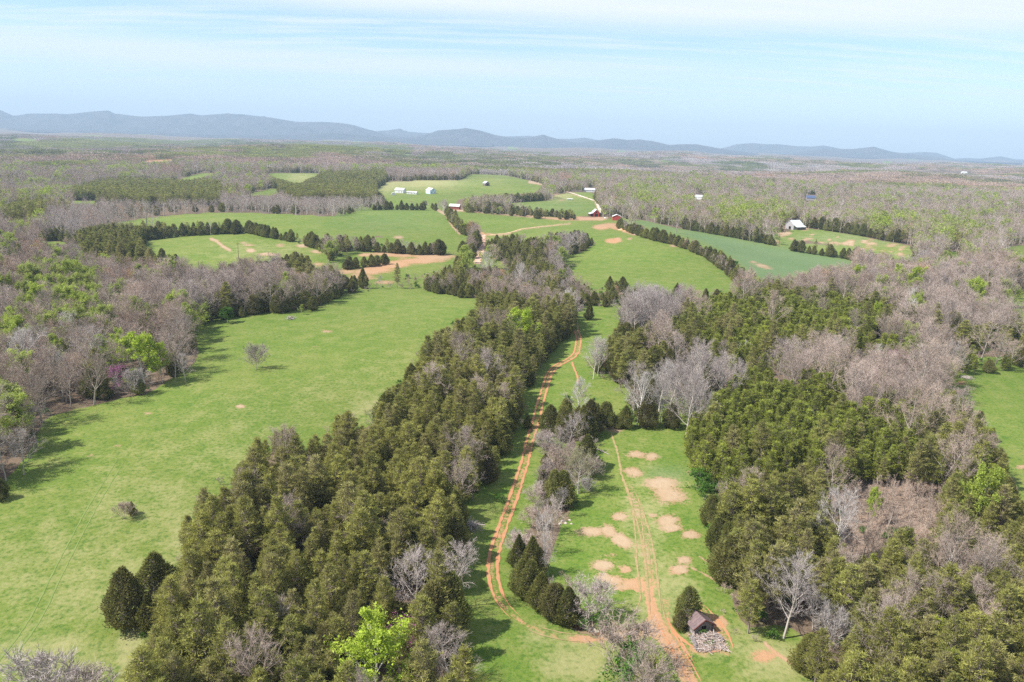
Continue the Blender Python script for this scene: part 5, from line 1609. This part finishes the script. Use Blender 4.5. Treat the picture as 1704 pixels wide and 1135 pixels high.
M_BROOF = simple_mat('blue_metal_roof', (.06, .09, .17), .5, (.07, .10, .2), .6)
M_WOODP = simple_mat('pole_wood', (.20, .15, .11), .9)


def building(name, px_, py_, yaw, wdt, dep, eave, ridge, label, cat, wall, roof, openings=(), lean=(), windows=(), axis='y', group=None):
    """gable front looks along -y before turning by yaw; everything stands on the land at the photo point"""
    p = at(px_, py_)
    root = bpy.data.objects.new(name, None)
    root.location = (p.x, p.y, p.z)
    root.rotation_euler = (0, 0, R(yaw))
    COL.objects.link(root)
    tag(root, label, cat, group)
    hw, hd = wdt / 2, dep / 2
    bm_obj('wall', lambda bm: solid(bm, [(-hw, -1), (hw, -1), (hw, eave), (0, ridge), (-hw, eave)], -hd, hd), wall, root)
    o_ = .45
    k = (ridge - eave) / hw
    for s in (-1, 1):
        bm_obj('roof_slope', lambda bm: slope(bm, s * (hw + o_), eave - k * o_, 0, ridge, -hd - o_, hd + o_), roof, root)
    for (x, z, w_, h_, face) in openings:  # dark slabs on the closed wall stand in for the shade within
        if face == 'front': bm_obj('opening', lambda bm: box(bm, (x, -hd - .02, z + h_ / 2), (w_, .12, h_)), M_DARK, root)
        else: bm_obj('opening', lambda bm: box(bm, ((hw + .02) * (1 if face == 'right' else -1), x, z + h_ / 2), (.12, w_, h_)), M_DARK, root)
    for (x, z, w_, h_, face) in windows:
        sd = {'front': (x, -hd - .03, z), 'right': (hw + .03, x, z), 'left': (-hw - .03, x, z)}[face]
        sz = (w_, .10, h_) if face == 'front' else (.10, w_, h_)
        bm_obj('window', lambda bm: box(bm, sd, sz), M_GLASS, root)
    for s, w_, h0, h1 in lean:            # side sheds: side, width, outer height, inner height
        x0, x1 = s * hw, s * (hw + w_)
        bm_obj('shed_roof', lambda bm: slope(bm, x1 + s * .3, h0, x0 + s * .02, h1, -hd - .2, hd + .2), roof, root)
        bm_obj('shed_back_wall', lambda bm: solid(bm, [(x0 + s * .02, -.5), (x1, -.5), (x1, h0 - .05), (x0 + s * .02, h1 - .1)][::(1 if s > 0 else -1)], hd - .25, hd - .05), wall, root)
        for q in range(4):
            yy = -hd + .15 + q * (dep - .6) / 3
            bm_obj('post', lambda bm: box(bm, (x1 - s * .15, yy, h0 / 2 - .3), (.22, .22, h0 + .55)), M_DARKW, root)
    return root


building('red_barn', 991, 360, 4, 6.6, 12, 5.4, 8.4, 'red gabled barn with open sheds on both sides at the top of the lane field', 'barn', M_RED, M_TIN,
         openings=[(-.2, 0, 4.0, 3.6, 'front'), (0, 4.4, 1.4, 1.2, 'front')], lean=((-1, 4.6, 3.0, 4.4), (1, 6.4, 3.2, 4.8)))
building('red_shed', 1026, 366.5, -4, 9.8, 8, 4.4, 6.6, 'bright red shed with white roof right of the red barn', 'shed', M_RED, M_WROOF,
         openings=[(3.0, 0, 1.2, 2.2, 'front')])
building('grey_barn', 1321, 381, -62, 11, 13, 5.0, 9.0, 'grey barn with white metal roof at the top of the scarred field', 'barn', M_GREYW, M_TIN,
         openings=[(0.5, 0, 3.0, 3.0, 'front')], lean=((1, 4.5, 2.8, 4.6),))
building('hay_barn', 757, 348.5, 80, 8, 13, 4.2, 6.8, 'low dark red barn with pale metal roof at the top corner of the high field', 'barn', M_BRED, M_WROOF)
building('old_dark_barn', 809, 309, 30, 9, 10, 4.6, 7.6, 'small dark wooden barn beside two dark trees above the house field', 'barn', M_DARKW, M_TIN, openings=[(0, 0, 3, 3, 'front')])
building('farmhouse', 717, 322, 35, 11, 15, 5.5, 9.0, 'pale blue farmhouse with white roof, right one of the three farm houses', 'house', M_BLUE, M_WROOF,
         windows=[(-3, 2, 1.1, 1.6, 'front'), (3, 2, 1.1, 1.6, 'front'), (0, 5.4, 1.1, 1.5, 'front'), (-4, 2, 1.2, 1.6, 'right'), (0, 2, 1.2, 1.6, 'right'), (4, 2, 1.2, 1.6, 'right')])
building('trailer_home', 686, 323, 75, 6, 17, 3.0, 4.4, 'long low white house in the middle of the three farm houses', 'house', M_WHITE_P, M_WROOF,
         windows=[(-5, 1.8, 1.2, 1.2, 'left'), (0, 1.8, 1.2, 1.2, 'left'), (5, 1.8, 1.2, 1.2, 'left'), (-5, 1.8, 1.2, 1.2, 'right'), (0, 1.8, 1.2, 1.2, 'right')])
building('white_farmhouse', 666, 321, 70, 9, 16, 5.0, 8.0, 'white farmhouse behind the dark cedar, left one of the three farm houses', 'house', M_WHITE_P, M_WROOF,
         windows=[(-5, 2, 1.2, 1.5, 'left'), (0, 2, 1.2, 1.5, 'left'), (-5, 2, 1.2, 1.5, 'right'), (0, 2, 1.2, 1.5, 'right'), (5, 2, 1.2, 1.5, 'right')])
building('garden_shed', 655, 325, 10, 6, 6, 2.8, 4.6, 'small white shed at the left end of the farm houses', 'shed', M_WHITE_P, M_WROOF)
building('ridge_house', 981.5, 319.5, 85, 9, 19, 4.0, 6.6, 'white house with pale roof beside the ridge road above the red barn', 'house', M_WHITE_P, M_TIN,
         windows=[(-6, 2, 1.4, 1.4, 'right'), (-2, 2, 1.4, 1.4, 'right'), (2, 2, 1.4, 1.4, 'right'), (6, 2, 1.4, 1.4, 'right')])
building('distant_house', 1282, 291, 60, 14, 22, 6, 10, 'white roofed house deep in the woods right of the leafing woods', 'house', M_WHITE_P, M_WROOF)
building('blue_roofed_house', 1349, 333, 80, 11, 17, 4.5, 8.5, 'house with a dark blue roof in the woods above the grey barn', 'house', M_GREYW, M_BROOF)
building('distant_house', 1604, 289, 80, 15, 24, 6, 10, 'white house far off near the right side under the horizon', 'house', M_WHITE_P, M_WROOF)
building('distant_house', 1632, 284, 80, 13, 20, 6, 10, 'small far white house, rightmost under the horizon', 'house', M_WHITE_P, M_WROOF)
building('distant_house', 698, 273, 60, 12, 22, 8, 12, 'single white house in the woods beyond the farm houses', 'house', M_WHITE_P, M_WROOF)
building('distant_house', 1417, 314.5, 60, 8, 12, 5, 7.5, 'tiny white house in the woods right of the blue-roofed house', 'house', M_WHITE_P, M_WROOF)
building('distant_house', 1163, 332, 60, 10, 14, 5, 8, 'grey house half hidden among bare trees right of the leafing row', 'house', M_WHITE_P, M_TIN)
building('stock_tank_shed', 948, 333, 88, 3.4, 8, 1.8, 2.3, 'low white shed in the grass below the ridge road', 'shed', M_WHITE_P, M_WROOF)

# white rail fence by the ridge house
p0, p1 = at(951, 318.5), at(971, 318.5)
root = bpy.data.objects.new('rail_fence', None); root.location = p0; COL.objects.link(root)
tag(root, 'white rail fence left of the white ridge house', 'fence')
v = p1 - p0
for i in range(9):
    q = v * (i / 8)
    zz = float(height(p0.x + q.x, p0.y + q.y)) - p0.z
    bm_obj('post', lambda bm: box(bm, (q.x, q.y, zz + .6), (.2, .2, 1.8)), M_WHITE_P, root)
for hz in (.6, 1.0, 1.4):
    a_, L_ = math.atan2(v.y, v.x), math.hypot(v.x, v.y)
    bm_obj('rail', lambda bm: box(bm, (v.x / 2, v.y / 2, v.z / 2 + hz), (L_, .08, .2), rot=Matrix.Rotation(a_, 3, 'Z')), M_WHITE_P, root)

# utility poles
def pole(px_, py_, h, label):
    p = at(px_, py_)
    root = bpy.data.objects.new('utility_pole', None); root.location = p; COL.objects.link(root)
    tag(root, label, 'pole')

    def shaft(bm):
        import bmesh
        bmesh.ops.create_cone(bm, cap_ends=True, segments=8, radius1=.22, radius2=.14, depth=h + 1, matrix=Matrix.Translation((0, 0, h / 2 - .5)))
    bm_obj('shaft', shaft, M_WOODP, root)
    bm_obj('crossarm', lambda bm: box(bm, (0, .2, h - .8), (2.2, .12, .14)), M_WOODP, root)


pole(397, 431, 11.5, 'wooden utility pole standing in the field below the long cedar row')
pole(549, 468, 9, 'utility pole among bare trees at the corner of the clay field')
pole(1296, 411, 9, 'utility pole in the tree row left of the scarred field')

# brush piles and a fallen log
M_DEAD = simple_mat('dead_grey_wood', (.42, .375, .34), .95, (.30, .26, .235), 2)


def brush_pile(px_, py_, rad, n, label, seed, hgt=1.3):
    p = at(px_, py_)
    rs = np.random.default_rng(seed)
    root = bpy.data.objects.new('brush_pile', None); root.location = p; COL.objects.link(root)
    tag(root, label, 'brush pile')
    for i in range(7):
        a = rs.uniform(0, 3.14); L_ = rad * rs.uniform(1.2, 2.0)
        c = np.array([rs.normal(0, rad * .2), rs.normal(0, rad * .2), .35 + rs.uniform(0, hgt * .5)])
        d = np.array([math.cos(a), math.sin(a), rs.uniform(-.12, .12)]) * L_ / 2
        me = tri_mesh('branch', [tubes([c - d], [c + d], .13, .07, 5)], [M_DEAD])
        link('branch', me, None, root)
    m_ = n
    c = rs.normal(0, rad * .42, (m_, 3)); c[:, 2] = rs.uniform(.05, 1, m_) * hgt * np.exp(-(c[:, 0] ** 2 + c[:, 1] ** 2) / (rad * rad)) + .05
    d = nrm(rs.normal(0, 1, (m_, 3)) * [1, 1, .35])
    tw = link('twigs', tri_mesh('twigs', [blades(c, d, rs.uniform(.6, 1.8, m_), .05, rs)], [M_DEAD]), None, root)
    tw['kind'] = 'stuff'


brush_pile(785, 878, 2.8, 900, 'grey brush pile at the grove edge beside the red track', 4)
brush_pile(484, 531, 2.8, 500, 'grey pile of fallen branches at the far edge of the left meadow', 5, 1.6)
brush_pile(1608, 630, 3.0, 400, 'pale brush pile at the upper corner of the small right meadow', 6, 1.0)
a_, b_ = at(983, 744), at(1014, 757)
root = bpy.data.objects.new('fallen_log', None); root.location = a_; COL.objects.link(root)
tag(root, 'pale fallen tree lying on the grass right of the creek line', 'log')
dv = b_ - a_
link('log', tri_mesh('log', [tubes([[0, 0, .2], [dv.x * .5, dv.y * .5, dv.z * .5 + .22]], [[dv.x * .5, dv.y * .5, dv.z * .5 + .22], [dv.x, dv.y, dv.z + .12]], [.24, .17], [.17, .07], 6)], [M_DEAD]), None, root)
for s in (.45, .62, .78):
    base = np.array(dv) * s + [0, 0, .2]
    link('branch', tri_mesh('branch', [tubes([base], [base + np.array([1.2, random.choice((-1.5, 1.4)), .5])], .07, .02, 4)], [M_DEAD]), None, root)

# heaps of soil and rubble by the red shed
def heap(px_, py_, rx, ry, h, mat, label, seed):
    p = at(px_, py_)
    rs = np.random.default_rng(seed)
    n, m_ = 20, 8
    V = [(0, 0, h)]
    for j in range(1, m_ + 1):
        for i in range(n):
            a = math.tau * i / n; f = j / m_
            r = f * (1 + .12 * math.sin(3 * a + seed) + rs.uniform(-.05, .05))
            V.append((rx * r * math.cos(a), ry * r * math.sin(a), h * (math.cos(min(1, f) * math.pi) * .5 + .5) + rs.uniform(-.1, .12) * h * (1 - f) - (.15 if j == m_ else 0)))
    Fc = [(0, 1 + i, 1 + (i + 1) % n) for i in range(n)]
    for j in range(m_ - 1):
        for i in range(n):
            a, b = 1 + j * n + i, 1 + j * n + (i + 1) % n
            Fc += [(a, a + n, b + n), (a, b + n, b)]
    o = link('soil_heap', quads_mesh('soil_heap', np.array(V), np.array(Fc)), mat)
    o.location = p
    tag(o, label, 'soil heap')


M_SOIL = simple_mat('heaped_clay', (.52, .27, .13), .95, (.62, .42, .26), .6, .1, bump=.6)
M_GREYSOIL = simple_mat('heaped_rubble', (.42, .36, .32), .95, (.28, .23, .2), .8, .1, bump=.6)
heap(1036, 383, 5.5, 3.0, 1.8, M_SOIL, 'orange clay heap on the bare ground below the red shed', 1)
heap(1041, 384.5, 3.0, 2.2, 1.3, M_SOIL, 'smaller clay heap at the right end of the bare ground below the red shed', 2)
heap(1061, 390, 4.0, 2.0, 1.2, M_GREYSOIL, 'grey rubble heap against the hedgerow below the red shed', 3)
heap(1054, 387.5, 2.2, 1.8, 1.5, M_SOIL, 'clay mound left of the grey rubble by the hedgerow', 4)

# ------------------------------------------------------------------ the ruined log cabin
M_ROOF = simple_mat('rusty_brown_roof', (.125, .088, .090), .7, (.175, .125, .12), 1.3, .35, bump=.2)
M_FASCIA = simple_mat('red_brown_edge', (.20, .055, .045), .8)
M_LOG = simple_mat('weathered_logs', (.25, .23, .225), .95, (.15, .135, .13), 3, .15, bump=.5)
M_BOARD = simple_mat('silvered_boards', (.50, .45, .42), .95, (.33, .28, .25), 3, .15)
M_BOARD2 = simple_mat('brown_boards', (.34, .24, .20), .95, (.46, .37, .31), 3, .15)
cp = at(1161, 1046)
cab = bpy.data.objects.new('log_cabin', None)
cab.location = cp
YAW = R(22)
cab.rotation_euler = (0, 0, YAW)
COL.objects.link(cab)
tag(cab, 'ruined grey log cabin with a rusty brown gable roof beside the dark cedar', 'cabin')
hw, hd, ev, rg = 2.0, 1.75, 1.85, 3.1
for i, (s) in enumerate((-1, 1)):
    k = (rg - ev) / hw
    o = bm_obj('roof_panel', lambda bm: slope(bm, s * (hw + .5), ev - k * .5, 0, rg, -hd - .35, hd + .5, .07), M_ROOF, cab)
    for q in range(8):                              # standing seams
        yy = -hd - .3 + q * (2 * hd + .75) / 7.2
        bm_obj('roof_seam', lambda bm: slope(bm, s * (hw + .5), ev - k * .5 + .07, s * .02, rg + .07, yy, yy + .05, .04), M_ROOF, cab)
    bm_obj('fascia', lambda bm: slope(bm, s * (hw + .52), ev - k * .52 - .14, 0, rg - .14, -hd - .41, -hd - .35, .2), M_FASCIA, cab)
for side in (-1, 1):
    for q in range(7):
        bm_obj('log', lambda bm: box(bm, (side * hw, 0, .14 + q * .27), (.22, 2 * hd + .5, .22), rot=Matrix.Rotation(random.uniform(-.01, .01), 3, 'X')), M_LOG, cab)
for q in range(13):
    z = .27 + q * .27
    if z > rg - .3: break
    half = hw if z < ev else hw * (rg - z) / (rg - ev)
    for yy in (hd, -hd):
        if yy < 0 and 1 <= q <= 5:                  # the front has a doorway
            for sd in (-1, 1):
                L_ = half - .5
                bm_obj('log', lambda bm: box(bm, (sd * (.5 + L_ / 2), yy, z), (L_, .2, .22)), M_LOG, cab)
        else:
            bm_obj('log', lambda bm: box(bm, (0, yy, z), (2 * half + (.3 if z < ev else 0), .2, .22)), M_LOG, cab)
bm_obj('chimney_patch', lambda bm: box(bm, (-.6, hd + .25, rg - .3), (.6, .4, .4)), M_WHITE_P, cab)
# collapsed front: a low mound of boards and logs spilling towards the meadow
hp = bpy.data.objects.new('lumber_pile', None)
hp.location = cp
hp.rotation_euler = (0, 0, YAW * .4)
hp.scale = (1.0, .98, .8)
COL.objects.link(hp)
tag(hp, 'collapsed pile of grey and brown boards spilling out in front of the log cabin', 'lumber pile')
import bmesh
bmeshes = []
for mat in (M_BOARD, M_BOARD, M_LOG, M_BOARD2):
    bm = bmesh.new(); box(bm, (0, 0, 0), (1, .09, .05)); me = bpy.data.meshes.new('board'); bm.to_mesh(me); bm.free(); me.materials.append(mat); bmeshes.append(me)
rb = random.Random(9)
for i in range(290):
    u_, v_ = rb.uniform(-1, 1), rb.uniform(0, 1)
    x = u_ * (2.6 + .35 * math.sin(v_ * 9)) + .3; y = -2.3 - v_ * 4.6 + .5 * math.sin(u_ * 5)
    if 2.5 < v_ * 4.4 < 3.6 and -.3 < u_ < .6 and rb.random() < .7: continue
    z = (1.3 * (1 - v_) ** .8 * (1 - .6 * u_ * u_) + .12) * rb.uniform(.15, 1.0)
    o = bpy.data.objects.new('board', bmeshes[rb.randrange(4)])
    o.parent = hp
    L_ = rb.uniform(.8, 2.4)
    o.location = (x, y, max(.06, z))
    o.rotation_euler = (rb.uniform(-.4, .4), rb.uniform(-.5, .5), rb.choice((rb.uniform(-.5, .5), rb.uniform(0, 3.14), rb.uniform(1.2, 1.9))))
    o.scale = (L_, rb.uniform(.7, 1.5), 1)
    COL.objects.link(o)
n_ = 1700
rs = np.random.default_rng(12)
v_ = rs.random(n_); u_ = rs.uniform(-1, 1, n_)
c = np.stack([u_ * 2.9 + .25, -2.1 - v_ * 4.9, (1.1 * (1 - v_) ** .8 * (1 - .5 * u_ * u_) + .1) * rs.random(n_) + .03], -1)
sp_ = link('splinters', tri_mesh('splinters', [blades(c, nrm(rs.normal(0, 1, (n_, 3)) * [1, 1, .25]), rs.uniform(.3, 1.1, n_), .07, rs)], [M_BOARD2]), None, hp)
sp_['kind'] = 'stuff'
for sgn, L_ in ((-1, 4.4), (1, 3.2)):
    for q in range(3):
        bm_obj('sill_log', lambda bm: box(bm, (sgn * 2.75 + .2 + q * .1, -2.1 - L_ / 2, .15 + .24 * q), (.24, L_ - q * .8, .24), rot=Matrix.Rotation(.06 * sgn, 3, 'Z')), M_LOG, hp)
g_ = at(1166, 1075)
vine = link('creeper', tri_mesh('creeper', [scraps(np.stack([rs.normal(.3, .6, 260), rs.normal(-4.6, .5, 260), rs.uniform(.2, .6, 260)], -1), .22, rs), scraps(np.stack([rs.normal(.1, .4, 120), rs.normal(-2.4, .2, 120), rs.uniform(1.0, 1.7, 120)], -1), .2, rs)], [M_GREEN, M_GREEN]), None, hp)

# fence posts along the creek meadow's far edge and the grove side of the strip
# ------------------------------------------------------------------ air
hz, t = new_mat('air')
vol = t.n('ShaderNodeVolumePrincipled', {'Color': (.57, .77, 1.0, 1), 'Density': 7.6e-5, 'Anisotropy': .0})
t.n('ShaderNodeOutputMaterial', {'Volume': vol.outputs[0]})
bm = bmesh.new()
box(bm, (0, 7600, (-60 + 820) / 2), (39600, 40000 - 800, 880))
me = bpy.data.meshes.new('haze'); bm.to_mesh(me); bm.free()
hzo = link('haze', me, hz)
tag(hzo, kind='stuff')
